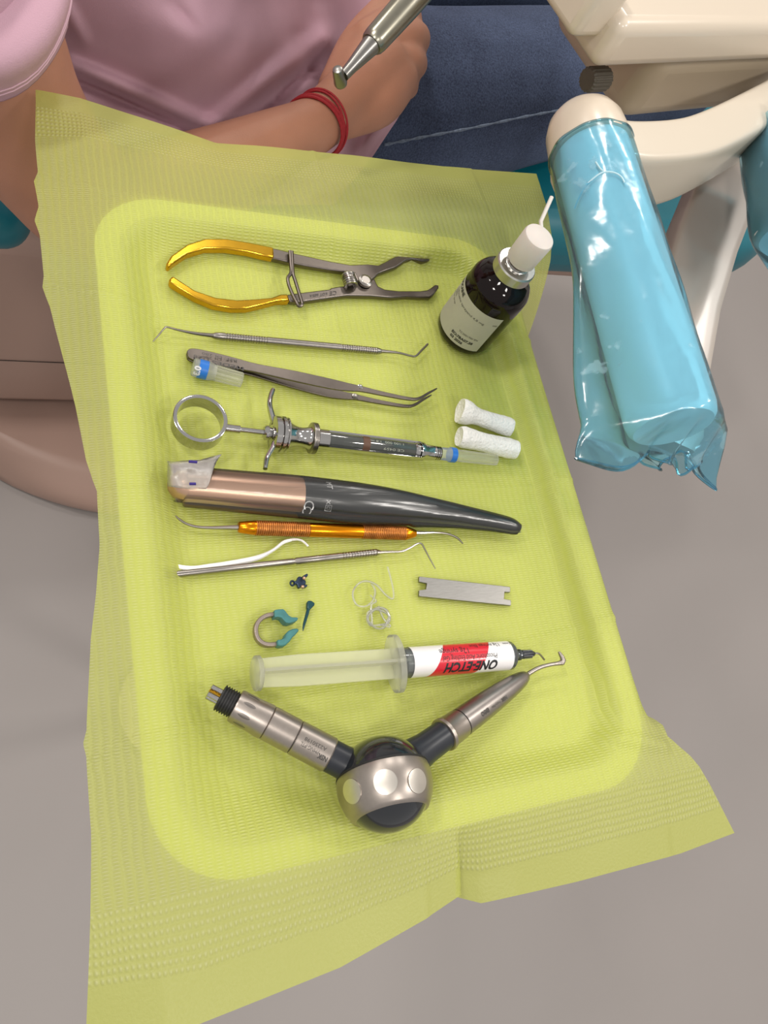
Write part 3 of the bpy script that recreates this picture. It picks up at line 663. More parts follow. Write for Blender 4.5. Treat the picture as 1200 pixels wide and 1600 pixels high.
# sleeve: a loose film tube round the wand
sl = MB(); rr = []
n_ = 48
ext = [tuple(Vector(cw2[0][:3]) + (Vector(cw2[0][:3]) - Vector(cw2[8][:3])).normalized() * .004) + (cw2[0][3] * 1.02,)] + [tuple(p) for p in cw2] + [tuple(Vector(cw2[-1][:3]) + (Vector(cw2[-1][:3]) - Vector(cw2[-3][:3])).normalized() * .0015) + (cw2[-1][3] * .8,)]
for i, p in enumerate(ext):
    c = Vector(p[:3]); ring = []
    fr = i / (len(ext) - 1)
    for k in range(n_):
        an = 2 * PI * k / n_; ex_, ez_ = math.cos(an), math.sin(an)
        g = 1.065 + .02 * math.sin(5 * an + 7 * fr) + .012 * math.sin(9 * an - 11 * fr)
        side = near * ex_                                  # towards the viewer the film stands off
        flap = .26 * max(0, side) ** 6 * (1 if fr < .95 else .3) * (1 + .5 * math.sin(PI * fr) * (fr > .5)) if ez_ < .35 else 0
        q_ = c + sw * ex_ * p[3] * (g + flap) + uw * .9 * ez_ * p[3] * g
        q_.z = max(q_.z, TZ + BZ - .0002)
        ring.append(q_)
    rr.append(ring)
sl.rings(rr, caps=False).build('clear_sleeve', sleeve_m, t, angle=180)
# frosted adhesive tab at the tail
tabo = [(262, 742), (280, 719), (312, 719), (328, 714), (347, 710), (344, 724), (334, 745), (327, 766), (321, 764), (312, 763), (300, 765), (285, 763), (272, 761), (264, 752)]
mb = MB(); g = []
uu = [(262, 720, 760), (272, 722, 761), (285, 720, 763), (300, 719, 765), (312, 719, 764), (322, 716, 764), (333, 713, 758), (346, 710, 726)]
rows = 10; vs = []; fs = []
for a_, (x, y0, y1) in enumerate(uu):
    for k in range(rows + 1):
        y = y0 + (y1 - y0) * k / rows; xx = x - (7 if a_ > 5 else 0) * (k / rows) * (1.6 if a_ == 7 else 1)
        yc = 756 + (x - 273) * .085; dy = (y - yc + 12) / 33.0
        zz = BZ + .0085 + .0100 * math.sqrt(max(0.02, 1 - min(1, dy * dy) * .9)) + .0012 + .0006 * math.sin(a_ * 2 + k)
        if x < 272: zz -= .006
        vs.append(P(xx, y, zz))
for a_ in range(len(uu) - 1):
    for k in range(rows):
        fs.append((a_ * (rows + 1) + k, a_ * (rows + 1) + k + 1, (a_ + 1) * (rows + 1) + k + 1, (a_ + 1) * (rows + 1) + k))
tabp = MB().add(vs, fs).build('frosted_tab', tab_m, t, angle=180, solid=.0002)
for a0, b0 in (((295, 721), (308, 722)), ((296, 756), (306, 756))):
    MB().tube([P(*a0, .0245 if a0[1] < 740 else .0236), P(*b0, .0245 if a0[1] < 740 else .0236)], .0007, 6).build('purple_mark', ink_purple, t)

# ---- orange curette
f9 = lambda x, y: (230 + x / 2.353, 760 + y / 2.353)
def kn(a, b, n): return grooves(a, b, n, 1.0, .93)
tips = [('curette_tip', [f9(340, 151) + (.0036, 4.2), f9(300, 151) + (.0036, 3.4), f9(240, 152) + (.0036, 2.6), f9(185, 149) + (.0036, 2.2), f9(145, 138) + (.004, 1.9), f9(118, 121) + (.0045, 1.7), f9(104, 108) + (.005, 1.0)]),
        ('curette_tip', [f9(980, 171) + (.0036, 4.2), f9(1010, 171) + (.0036, 3.2), f9(1060, 170) + (.0038, 2.2), f9(1105, 175) + (.004, 2.0), f9(1140, 190) + (.004, 1.8), f9(1161, 211) + (.0038, 1.0)])]
t, A, B, r = hand_instrument('scaling_curette', 'orange anodised double-ended curette with worn knurled grips', 'curette', f9(334, 150), f9(986, 173),
    [('handle', orange, [(0, .55), (.005, .72), (.085, .97), (.09, .93), (.375, .93), (.38, .97), (.67, .97), (.68, .93), (.93, .93), (.94, .97), (.99, .62), (1, .5)]),
     ('knurled_grip', orange_kn, [(.09, .9)] + kn(.09, .376, 26) + [(.376, .9)]), ('knurled_grip', orange_kn, [(.678, .9)] + kn(.678, .936, 24) + [(.936, .9)])], tips, orange, 11.4, nrad=28)
# ---- single ended explorer
tips = [('explorer_tip', [f9(845, 243) + (.0026, 3.0), f9(890, 241) + (.0028, 2.4), f9(935, 239) + (.003, 2.0), f9(968, 225) + (.0036, 1.7), f9(992, 211) + (.004, 1.6), f9(1008, 211) + (.0042, 1.5), f9(1020, 230) + (.004, 1.4), f9(1040, 268) + (.003, 1.2), f9(1060, 303) + (.002, .7)])]
hand_instrument('dental_explorer', 'single-ended steel explorer with a long smooth handle below the orange curette', 'explorer', f9(71, 327), f9(858, 241),
    [('handle', steel, [(0, .6), (.006, .9), (.02, .98), (.56, 1.0), (.565, .85), (.57, .85), (.575, 1.08), (.75, 1.12)] + [(q, rr * 1.16) for q, rr in grooves(.79, .975, 13)] + [(.99, .8), (1, .5)])], tips, steel, 5.2)

# ---- white floss bundle
mb = MB()
fp = [(92, 290), (160, 301), (230, 293), (300, 283), (400, 264), (460, 236), (500, 206), (530, 196)]
for k in range(7):
    o_ = (k - 3) * 1.7
    pts = [(40 + random.uniform(-4, 12), 275 + (k - 3) * 7)] + [(x, y + o_ * (1.0 if x < 420 else .35) + random.uniform(-1, 1)) for x, y in fp]
    if k == 2: pts += [(548, 194), (562, 197)]
    if k == 4: pts += [(560, 196), (578, 206), (592, 220)]
    pp = catmull([tuple(P(*f9(x, y), BZ + .0012 + .0004 * math.sin(k * 2 + i))) for i, (x, y) in enumerate(pts)], 5)
    mb.tube(pp, .00055, 6)
tag(mb.build('floss_strand', thread_w, origin=P(*f9(300, 280), BZ)), 'frayed bundle of white floss lying along the explorer handle', 'floss')

# ---- sectional matrix holder, small blue metal
f13 = lambda x, y: (380 + x / 8.571, 880 + y / 8.571)
t = thing('matrix_clip', 'tiny dark blue metal clip with an eyelet below the explorer', 'clip', P(*f13(750, 260), BZ))
ep = [tuple(P(*f13(658 + 26 * math.cos(2 * PI * k / 16), 268 + 30 * math.sin(2 * PI * k / 16)), BZ + .0010)) for k in range(16)]
MB().tube(ep, .0005, 6, closed=True).build('eyelet', blue_metal, t)
plate_px('clip_body', [f13(*p) for p in ((680, 245), (715, 235), (718, 200), (745, 182), (780, 195), (800, 225), (832, 240), (832, 290), (800, 300), (770, 320), (752, 342), (728, 335), (718, 300), (712, 288), (682, 285))], BZ, BZ + .0024, blue_metal, t, .0005)
for pts in (((780, 185), (845, 148), (858, 160), (850, 190), (805, 212)), ((770, 310), (790, 292), (850, 296), (848, 325), (800, 340))):
    plate_px('clip_wing', [f13(*p) for p in pts], BZ + .001, BZ + .004, blue_metal, t, .0004)
for x, y in ((815, 200), (795, 315)):
    q_ = P(*f13(x, y), BZ + .0044); MB().ball(q_, .0009, n=10, m=6).build('rivet', rose, t)

# ---- wedge
t = thing('interdental_wedge', 'dark teal plastic wedge pointing down beside the ring clamp', 'wedge', P(478, 962, BZ))
plate_px('wedge_head', [f13(*p) for p in ((848, 522), (870, 508), (905, 510), (950, 540), (948, 570), (905, 612), (890, 632), (850, 625), (845, 600))], BZ, BZ + .0026, teal_dk, t, .0007)
pp = [tuple(P(*f13(x, y), BZ + z)) + (rr,) for x, y, z, rr in ((872, 615, .0016, 2.6), (855, 680, .0016, 2.7), (835, 750, .0016, 2.4), (815, 820, .0015, 2.1), (805, 870, .0013, 1.5), (799, 912, .001, .4))]
MB().tube([p[:3] for p in pp], [p[3] * .00028 * 1.1 for p in pp], 10).build('wedge_blade', teal_dk, t)

# ---- matrix ring clamp
t = thing('ring_clamp', 'grey open ring clamp with two teal silicone tips', 'clamp', P(425, 985, BZ))
arc = catmull([f13(*p) for p in ((420, 693), (360, 697), (300, 712), (240, 745), (190, 800), (165, 870), (165, 940), (185, 1005), (220, 1050), (270, 1083), (340, 1098), (440, 1090))], 3)
rr = []
mb = MB(); mb.strip([P(p[0], p[1], BZ + .0020) for p in arc], [3.4 * mpp(P(425, 985))] * len(arc), .0036); mb.build('spring_ring', ring_grey, t, bevel=.0005)
plate_px('silicone_tip', [f13(*p) for p in ((395, 650), (430, 640), (515, 634), (540, 655), (585, 715), (625, 742), (700, 745), (715, 760), (700, 790), (655, 808), (600, 825), (550, 818), (520, 785), (490, 748), (445, 738), (400, 748))], BZ, BZ + .0056, teal_pl, t, .0014)
plate_px('silicone_tip', [f13(*p) for p in ((435, 1040), (480, 1040), (535, 1015), (548, 965), (590, 920), (640, 900), (690, 888), (728, 903), (722, 925), (680, 975), (640, 1010), (600, 1070), (545, 1118), (490, 1128), (440, 1122))], BZ, BZ + .0056, teal_pl, t, .0014)

# ---- coil of clear filament
f10 = lambda x, y: (370 + x / 2.667, 870 + y / 2.667)
pts = [(628, 42), (640, 85), (652, 140), (650, 175), (620, 158), (585, 120), (545, 102), (510, 110), (486, 140), (486, 175), (505, 203), (540, 205), (568, 180), (576, 140), (560, 110)]
pts2 = [(556, 160), (580, 185), (560, 205)]
for k in range(34):
    an = k * 2 * PI / 8.5; pts2.append((590 + (46 + 8 * math.sin(k * 1.7)) * math.cos(an + 2.2) + 6 * math.sin(k), 255 + (38 + 9 * math.sin(k * 1.1)) * math.sin(an + 2.2)))
pts2 += [(640, 290), (610, 255), (590, 205)]
mb = MB()
for pl in (pts, pts2):
    pp = catmull([tuple(P(*f10(x, y), BZ + .0010 + .0012 * abs(math.sin(i * .9)))) for i, (x, y) in enumerate(pl)], 6)
    mb.tube(pp, .00048, 6)
tag(mb.build('floss_coil', fil_clear, origin=P(*f10(580, 200), BZ)), 'loosely coiled clear filament on the bib beside the steel gauge', 'filament')

# ---- steel key gauge
gk = [(757, 84), (1136, 127), (1136, 150), (1113, 148), (1110, 178), (1139, 182), (1139, 205), (757, 166), (757, 141), (786, 138), (790, 112), (757, 106)]
t0 = plate_px('key_gauge', [f10(*p) for p in gk], BZ, BZ + .0018, mat('ground_steel', (.30, .29, .275), .4, 1.0, .12, 60, stretch=(4, 40, 4)), None, .0002)
t0_o = P(725, 923, BZ)
t0.data.transform(Matrix.Translation(-t0_o)); t0.location = t0_o; WORLD[t0.name] = t0_o
tag(t0, 'flat rectangular steel gauge with a notch in each end', 'gauge')

# ---- etching gel syringe
f11 = lambda x, y: (370 + x / 2.264, 970 + y / 2.264)
E0 = P(*f11(66, 186), BZ + .0088); E1 = P(*f11(1055, 116), BZ + .0088)
t = thing('gel_syringe', 'red and white labelled etching gel syringe with clear plunger', 'syringe', P(600, 1038, BZ))
q = mpp(P(650, 1035, .008)); fx = lambda x: (x - 66) / (1055 - 66)
k11 = q / 2.264
dE, sE, uE = frame_of(E1 - E0)
def disc(name, f0, f1, rs, ru, m):
    mb = MB(); rr = []
    for fr, g in ((f0, .9), (f0 + (f1 - f0) * .15, 1), (f0 + (f1 - f0) * .85, 1), (f1, .9)):
        c = E0.lerp(E1, fr); rr.append([c + (sE * math.cos(2 * PI * k / 40) * rs + uE * math.sin(2 * PI * k / 40) * ru) * g for k in range(40)])
    return mb.rings(rr).build(name, m, t, angle=40)
disc('thumb_disc', fx(62), fx(80), 56 * k11, .0088, syr_pl)
# cross shaped plunger rod
for ax_, nm in ((sE, 'plunger_rib'), (uE, 'plunger_rib')):
    th = (uE if ax_ is sE else sE) * .0007
    hwid = .0070
    mb = MB(); rr = []
    for fr, hh in ((fx(78), .0062), (fx(200), hwid), (fx(480), hwid), (fx(556), hwid)):
        c = E0.lerp(E1, fr); rr.append([c - ax_ * hh - th, c + ax_ * hh - th, c + ax_ * hh + th, c - ax_ * hh + th])
    mb.rings(rr).build(nm, syr_pl, t)
disc('finger_flange', fx(508), fx(536), 101 * k11, .0088, syr_pl)
RB = 54.5 * k11
MB().lathe(E0, E1, [(fx(532), RB * .97), (fx(950), RB * .97), (fx(958), RB * .85), (fx(961), RB * .5)], 40).build('barrel', barrel_pl, t, angle=40)
MB().lathe(E0, E1, [(fx(566), RB * .86), (fx(946), RB * .86), (fx(952), RB * .6)], 32).build('gel_fill', mat('blue_grey_gel', (.16, .20, .25), .3), t)
MB().lathe(E0, E1, [(fx(548), RB * .6), (fx(548), RB * .9), (fx(566), RB * .9), (fx(566), RB * .6)], 32).build('plunger_seal', mat('grey_seal', (.22, .22, .2), .4), t)
def patch(name, x0, x1, r, a0, a1, m, slant=0.0, n=40):
    mb = MB(); vs = []; fs = []
    for k in range(n + 1):
        an = a0 + (a1 - a0) * k / n; e = uE * math.cos(an) + (sE * math.sin(an)) * (1 if sE.y < 0 else -1)
        sh = slant * (k / n)
        for x in (x0, x1): vs.append(E0.lerp(E1, fx(x + sh)) + e * r)
        if k: fs.append((2 * k - 2, 2 * k - 1, 2 * k + 1, 2 * k))
    return mb.add(vs, fs).build(name, m, t, angle=180)
patch('paper_label', 566, 938, RB * .985, -2.6, 2.6, white_lab)
patch('red_panel', 697, 870, RB * .990, -1.40, 1.75, red_ink, -80)
sgn = 1 if sE.y < 0 else -1
def lab(s, x, phi, size, width=None, **kw):
    e = uE * math.cos(phi) + sE * sgn * math.sin(phi); tan = -uE * math.sin(phi) + sE * sgn * math.cos(phi)
    text_on('lettering', s, kw.pop('m', ink), t, E0.lerp(E1, fx(x)) + e * RB * .996, -dE, tan, size=size, width=width, wrap=(E0, dE, RB * .996), **kw)
lab('ONE-ETCH', 876, .44, .0072, 222 * k11, shear=.25, bold=.00028)
lab('Phosphoric Acid Etching Gel', 872, -.04, .0036, 222 * k11)
lab('12g syringe', 772, -.56, .0044, 122 * k11)
lab('12g syringe Blue', 896, -.86, .0034, 128 * k11)
lab('Contains:', 938, -.86, .0022, 32 * k11)
MB().lathe(E0, E1, [(fx(958), 24 * k11), (fx(972), 23 * k11), (fx(973), 17 * k11), (fx(985), 16 * k11), (fx(986), 21 * k11), (fx(992), 21 * k11), (fx(993), 14 * k11)], 24).build('luer_nozzle', barrel_pl, t, angle=40)
MB().lathe(E0, E1, [(fx(975), 10 * k11), (fx(990), 13 * k11), (fx(1000), 15 * k11), (fx(1035), 14 * k11), (fx(1050), 9 * k11), (fx(1054), 5 * k11)], 20).build('needle_hub', black_sat, t, angle=40)
for k in range(8):
    an = 2 * PI * k / 8; e = sE * math.cos(an) + uE * math.sin(an)
    MB().tube([E0.lerp(E1, fx(1000)) + e * 14.5 * k11, E0.lerp(E1, fx(1040)) + e * 13 * k11], .0004, 6).build('hub_rib', black_sat, t)
pp = catmull([tuple(P(*f11(x, y), BZ + z)) for x, y, z in ((1050, 116, .0086), (1064, 115, .0085), (1074, 121, .0078), (1088, 138, .0062))], 5)
MB().tube(pp, .0005, 8).build('needle', steel, t)

# ---- air polisher
f12 = lambda x, y: (300 + x / 3.0, 1040 + y / 3.0)
f4 = lambda x, y: (600 + x / 4.0, 1000 + y / 4.0)
t = thing('air_polisher', 'silver and black V-shaped air polishing handpiece with a round powder chamber', 'air polisher', P(600, 1225, BZ))
RS = .0203
SC = P(*f12(903, 556), BZ + RS); qq = mpp(SC)
axs = Vector((-.07, -.94, .24)).normalized()
def sph(name, h0, h1, m, k=1.0, n=48, st=14):
    mb = MB(); rr = []; rel = []
    d_, a_, u_ = frame_of(axs)
    for i in range(st + 1):
        h = h0 + (h1 - h0) * i / st; r_ = math.sqrt(max(1e-8, 1 - h * h)) * RS * k
        rr.append([SC + axs * h * RS * k + (a_ * math.cos(2 * PI * j / n) + u_ * math.sin(2 * PI * j / n)) * r_ for j in range(n)])
    return mb.rings(rr).build(name, m, t, angle=60)
sph('chamber_shell', -.999, -.24, black_gl, .985)
band = sph('silver_band', -.26, .62, satin, 1.0)
sph('chamber_lid', .60, .999, black_gl, .955)
MB().lathe(SC + axs * RS * -.27, SC + axs * RS * -.23, [(0, RS * .975), (1, RS * .985)], 48).build('seam_ring', black_rub, t)
# finger flats on the band
d_, a_, u_ = frame_of(axs)
for px_, py_ in ((907, 545), (1058, 540), (748, 590)):
    # meet the band along the viewing ray
    r0 = Vector(R @ np.array([f12(px_, py_)[0] - 600, f12(px_, py_)[1] - 800, FPX])).normalized(); c0 = Vector(CAM)
    bq = r0.dot(c0 - SC); cc = (c0 - SC).length_squared - RS * RS; hit = c0 + r0 * (-bq - math.sqrt(max(0, bq * bq - cc)))
    nn = (hit - SC).normalized(); MB().lathe(SC + nn * RS * .962, SC + nn * RS * 1.0015, [(0, 54 / 3 * qq), (.93, 54 / 3 * qq), (1, 51 / 3 * qq)], 32).build('finger_flat', mat('pale_satin_disc', (.66, .62, .56), .3, 1.0, .04, 300), t, angle=30)
# left coupling
H0 = P(*f12(80, 122), BZ + .0112); H1 = P(*f12(760, 480), BZ + .0180)
def fl_(x): return (x - 80) / (760 - 80)
q = mpp(H0.lerp(H1, .5)) / 3
k_ = .93
MB().lathe(H0, H1, [(fl_(128), 50 * q)] + grooves(fl_(132), fl_(200), 6, 64 * q, 58 * q) + [(fl_(212), 60 * q)], 36).build('threaded_coupling', black_rub, t, angle=30)
d_, s_, u_ = frame_of(H1 - H0)
for an, rr_ in ((.9, 30), (2.4, 28), (4.0, 28), (5.4, 30), (1.6, 6)):
    e = (s_ * math.cos(an) + u_ * math.sin(an)) * rr_ * q
    MB().lathe(H0.lerp(H1, fl_(78)) + e, H0.lerp(H1, fl_(140)) + e, [(0, 9 * q), (.05, 13 * q), (1, 13 * q)], 14).build('connector_pipe', chrome if an != 1.6 else gold, t, angle=40)
MB().lathe(H0, H1, [(fl_(198), 66 * q), (fl_(202), 78 * q), (fl_(210), 80 * q), (fl_(290), 80 * q), (fl_(330), 84 * q), (fl_(350), 84 * q), (fl_(353), 80 * q)], 48).build('coupling_sleeve', satin, t, angle=30)
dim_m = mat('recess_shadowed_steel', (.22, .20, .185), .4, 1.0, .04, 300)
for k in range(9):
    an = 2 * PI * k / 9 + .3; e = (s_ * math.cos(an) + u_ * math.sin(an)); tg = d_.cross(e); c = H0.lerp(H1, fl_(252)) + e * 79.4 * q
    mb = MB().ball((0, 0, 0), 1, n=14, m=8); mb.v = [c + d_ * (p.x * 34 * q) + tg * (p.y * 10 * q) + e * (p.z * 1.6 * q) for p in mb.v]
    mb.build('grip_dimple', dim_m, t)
MB().lathe(H0, H1, [(fl_(354), 80 * q), (fl_(357), 83 * q), (fl_(476), 83 * q), (fl_(479), 80 * q)], 48).build('middle_sleeve', satin, t, angle=30)
MB().lathe(H0, H1, [(fl_(476), 79 * q), (fl_(486), 79 * q)], 40).build('seam_ring', black_rub, t)
MB().lathe(H0, H1, [(fl_(482), 80 * q), (fl_(485), 83 * q), (fl_(640), 84 * q), (fl_(645), 80 * q)], 48).build('rear_sleeve', satin, t, angle=30)
MB().lathe(H0, H1, [(fl_(638), 78 * q), (fl_(700), 78 * q), (fl_(750), 86 * q), (fl_(800), 100 * q)], 40).build('black_neck', black_sat, t, angle=40)
sg = 1 if s_.y < 0 else -1
def hp_text(s, x, phi, size, width, A_=None, B_=None, rad=None, fl__=None, bold=0.0, m=ink_grey):
    A_ = A_ or H0; B_ = B_ or H1; d2, s2, u2 = frame_of(B_ - A_); s2 = s2 * (1 if s2.y < 0 else -1)
    e = u2 * math.cos(phi) + s2 * math.sin(phi); tan = -u2 * math.sin(phi) + s2 * math.cos(phi)
    text_on('lettering', s, m, t, A_.lerp(B_, (fl__ or fl_)(x)) + e * rad, (A_ - B_), tan, size=size, width=width, wrap=(A_, d2, rad), bold=bold)
hp_text('NSK', 634, .42, .0030, .0045, rad=84.6 * q, bold=.00012)
hp_text('PMNG-PTL', 590, .30, .0024, .0085, rad=84.6 * q)
hp_text('A2250198', 612, -.02, .0022, .0100, rad=84.6 * q)
# right arm with nozzle
G0 = P(*f4(130, 770), BZ + .0185); G1 = P(*f4(895, 218), BZ + .0085)
def fr_(x): return (x - 130) / (895 - 130)
q4 = mpp(G0.lerp(G1, .5)) / 4
MB().lathe(G0, G1, [(fr_(110), 130 * q4), (fr_(180), 108 * q4), (fr_(240), 94 * q4), (fr_(350), 90 * q4)], 40).build('black_neck', black_sat, t, angle=40)
MB().lathe(G0, G1, [(fr_(345), 92 * q4), (fr_(348), 103 * q4), (fr_(362), 104 * q4), (fr_(370), 97 * q4), (fr_(440), 92 * q4), (fr_(448), 90 * q4)], 40).build('front_collar', satin, t, angle=30)
MB().lathe(G0, G1, [(fr_(448), 86 * q4), (fr_(454), 86 * q4)], 36).build('seam_ring', black_rub, t)
MB().lathe(G0, G1, [(fr_(453), 90 * q4), (fr_(520), 88 * q4), (fr_(620), 83 * q4), (fr_(720), 74 * q4), (fr_(800), 63 * q4), (fr_(850), 52 * q4), (fr_(880), 38 * q4), (fr_(895), 22 * q4), (fr_(900), 18 * q4)], 40).build('front_sleeve', mat('grey_satin_metal', (.34, .305, .285), .36, 1.0, .04, 500), t, angle=30)
hp_text('NSK', 690, .20, .0024, .0040, A_=G0, B_=G1, rad=82.5 * q4, fl__=fr_, bold=.0001)
hp_text('Prophy-Mate', 645, .22, .0018, .0062, A_=G0, B_=G1, rad=86.5 * q4, fl__=fr_)
hp_text('neo', 570, .10, .0046, .0055, A_=G0, B_=G1, rad=89.3 * q4, fl__=fr_, bold=.00012)
pp = catmull([tuple(P(*f4(x, y), BZ + z)) + (rr_,) for x, y, z, rr_ in ((880, 226, .0088, 17), (915, 203, .0090, 16), (955, 180, .0094, 15), (1000, 163, .0098, 14), (1050, 152, .0100, 14), (1085, 147, .0100, 15), (1112, 141, .0100, 20))], 5)
MB().tube([p[:3] for p in pp], [p[3] * q4 for p in pp], 14).build('nozzle_tube', satin, t)
pp = [tuple(P(*f4(x, y), BZ + z)) + (rr_,) for x, y, z, rr_ in ((1100, 150, .0090, 12), (1112, 142, .0100, 21), (1120, 128, .0106, 20), (1112, 105, .0112, 16), (1098, 82, .0116, 11), (1092, 74, .0117, 7))]
MB().tube([p[:3] for p in pp], [p[3] * q4 for p in pp], 14).build('nozzle_head', satin, t)

# ---- spray bottle
t = thing('spray_bottle', 'dark amber glass spray bottle with a cream label and white pump nozzle', 'bottle', P(722, 519, BZ))
b0 = P(722, 519, BZ); zz = Vector((0, 0, 1)); RBo = .0182
mb = MB(); pr = [(0, .6), (0.0006, .86), (.003, .985), (.006, 1), (.043, 1), (.047, .985), (.0505, .90), (.0535, .74), (.0556, .56), (.0575, .50), (.0600, .48)]
mb.lathe(b0, b0 + zz, [(h, r_ * RBo) for h, r_ in pr], 56).build('glass_body', amber, t, angle=60)
MB().lathe(b0, b0 + zz, [(.0570, .0085), (.0572, .0112), (.0576, .0116), (.0632, .0116), (.0640, .0110), (.0641, .0070), (.0644, .0066)], 48).build('crimp_cap', alu, t, angle=30)
MB().lathe(b0, b0 + zz, [(.0640, .0068), (.0655, .0066), (.0660, .0050), (.0690, .0048)], 32).build('pump_stem', chrome, t, angle=40)
MB().lathe(b0, b0 + zz, [(.0672, .0070), (.0675, .0080), (.0680, .0083), (.0845, .0087), (.0858, .0082), (.0864, .0070)], 40).build('pump_head', pump_white, t, angle=30)
tip = P(835, 352, .0865); MB().tube([b0 + zz * .0835 + Vector((.004, .003, 0)), P(845, 346, .0885), P(862, 308, .094)], .0011, 10).build('spray_tube', pump_white, t)
# label patch, facing the photographer's left
def bl(ang): return Vector((math.cos(ang), math.sin(ang), 0))
def bot_patch(name, a0, a1, h0, h1, r_, m, n=30):
    mb = MB(); vs = []; fs = []
    for k in range(n + 1):
        e = bl(a0 + (a1 - a0) * k / n)
        vs += [b0 + e * r_ + zz * h0, b0 + e * r_ + zz * h1]
        if k: fs.append((2 * k - 2, 2 * k, 2 * k + 1, 2 * k - 1))
    return mb.add(vs, fs).build(name, m, t, angle=180)
LA0, LA1 = math.radians(-275), math.radians(-86)
bot_patch('bottle_label', LA0, LA1, 0.0070, .0385, RBo * 1.008, paper_lab)
def btext(s, ang, h, size, width=None, m=ink_grey, bold=0.0):
    e = bl(math.radians(ang)); tan = Vector((-e.y, e.x, 0)); r_ = RBo * 1.014
    text_on('lettering', s, m, t, b0 + e * r_ + zz * h, tan, zz, size=size, width=width, wrap=(b0, zz, r_), bold=bold)
btext('LIDOCAINE', -222, .0340, .0036, .0150, ink, .0001)
btext('Lidocaine sprayand 4,8 mg', -206, .0305, .0022, .0300)
btext('10%', -212, .0275, .0026, .0060)
btext('pump spray', -216, .0250, .0020, .0110)
btext('TC2001700 EN', -142, .0165, .0020, .0130)
btext('EO:7BA07.28', -152, .0122, .0026, .0150, ink, .0001)
btext('03 2026', -150, .0092, .0026, .0090, ink, .0001)
btext('01000', -98, .0320, .0016, .0030)

# ---- cotton rolls
def cotton_roll(label, a, b, prof):
    q = mpp(P(*a)); r_ = 15.5 * q
    A, B = P(*a, BZ + r_ * .96), P(*b, BZ + r_ * .96)
    d, s_, u_ = frame_of(B - A); mb = MB(); rr = []; n = 40
    rnd = random.Random(label)
    ph = [rnd.uniform(0, 6.28) for _ in range(6)]
    full = catmull([(x, y) for x, y in prof], 4)
    for x, y in full:
        c = A.lerp(B, x)
        rr.append([c + (s_ * math.cos(2 * PI * k / n) + u_ * .96 * math.sin(2 * PI * k / n)) * r_ * y * (1 + .018 * math.sin(3 * 2 * PI * k / n + ph[0] + 5 * x) + .015 * math.sin(7 * 2 * PI * k / n + ph[1] - 9 * x) + .012 * math.sin(40 * x + ph[2])) for k in range(n)])
    # dished ends
    e0 = [[A.lerp(B, prof[0][0] + .05 * (1 - g)) + (p - A.lerp(B, prof[0][0])) * g for p in rr[0]] for g in (.3, .7)]
    rr = [e0[0], e0[1]] + rr + [[A.lerp(B, 1.0 - .03) + (p - B) * .5 for p in rr[-1]]]
    for ring in rr:
        for p in ring: p.z = max(p.z, TZ + BZ - .0003)
    o = mb.rings(rr).build('cotton_roll', cotton, origin=P((a[0] + b[0]) / 2, (a[1] + b[1]) / 2, BZ), angle=70)
    return tag(o, label, 'cotton roll', 'cotton rolls beside the syringe needle')
cotton_roll('upper white cotton roll, flared at its left end, beside the bottle', (718, 641), (798, 669), [(0, 1.22), (.08, 1.28), (.2, 1.12), (.32, .88), (.45, .86), (.7, .92), (.9, .98), (1, .92)])
cotton_roll('lower white cotton roll touching the end of the needle sheath', (717, 682), (806, 703), [(0, .98), (.08, 1.1), (.2, 1.04), (.4, .96), (.6, .98), (.85, 1.04), (1, .96)])

# ================================================================== dental chair
ch = thing('dental_chair', 'teal upholstered dental chair on a tan base beside the tray', 'dental chair', (0.55, 0.95, 0.0))
def rpoly_slab(name, pts, z0, z1, m, parent, bev, seg=5):
    return MB().plate(pts, z0, z1).build(name, m, parent, bevel=bev, seg=seg, angle=60)
rpoly_slab('seat_cushion', [(0.10, 0.62), (0.50, 0.645), (0.90, 0.672), (1.12, 0.69), (1.19, 0.74), (1.22, 0.90), (1.20, 1.10), (1.10, 1.22), (0.2, 1.22), (0.0, 1.1), (0.0, 0.7)], TZ - 0.42, TZ - 0.315, teal_vinyl, ch, 0.045, 6)
rpoly_slab('seat_shell', [(0.16, 0.66), (0.50, 0.68), (0.90, 0.70), (1.08, 0.72), (1.14, 0.80), (1.14, 1.05), (1.05, 1.17), (0.2, 1.17), (0.08, 1.05), (0.08, 0.75)], TZ - 0.445, TZ - 0.40, tan_pl, ch, 0.012, 3)
# arm rest beside the patient's elbow
A = P(-160, 300, -.19); B = P(36, 341, -.20)
d, s_, u_ = frame_of(B - A)
mb = MB(); rr = []
for fr, g in ((-.2, 1), (.3, 1), (.75, 1), (.82, .985), (.88, .95), (.93, .88), (.97, .80), (1.0, .71), (1.03, .58), (1.055, .42), (1.07, .25), (1.076, .08)):
    c = A.lerp(B, fr); rr.append([c + (s_ * math.cos(2 * PI * k / 28) * .030 + u_ * math.sin(2 * PI * k / 28) * .022) * g for k in range(28)])
mb.rings(rr).build('arm_rest', teal_vinyl, ch, angle=60)
pA = P(-110, 315, -.21)
MB().lathe(Vector((pA.x, pA.y, TZ - .43)), Vector((pA.x, pA.y, TZ - .2)), [(0, .018), (1, .018)], 20).build('arm_rest_post', tan_pl, ch)
# reclined back rest, mostly out of view behind the patient
mb = MB(); mb.box((-.52, .72, TZ - .30), (.50, 0, -.12), (0, .44, 0), (-.03, 0, .09)); mb.build('back_rest', teal_vinyl, ch, bevel=.035, seg=5)
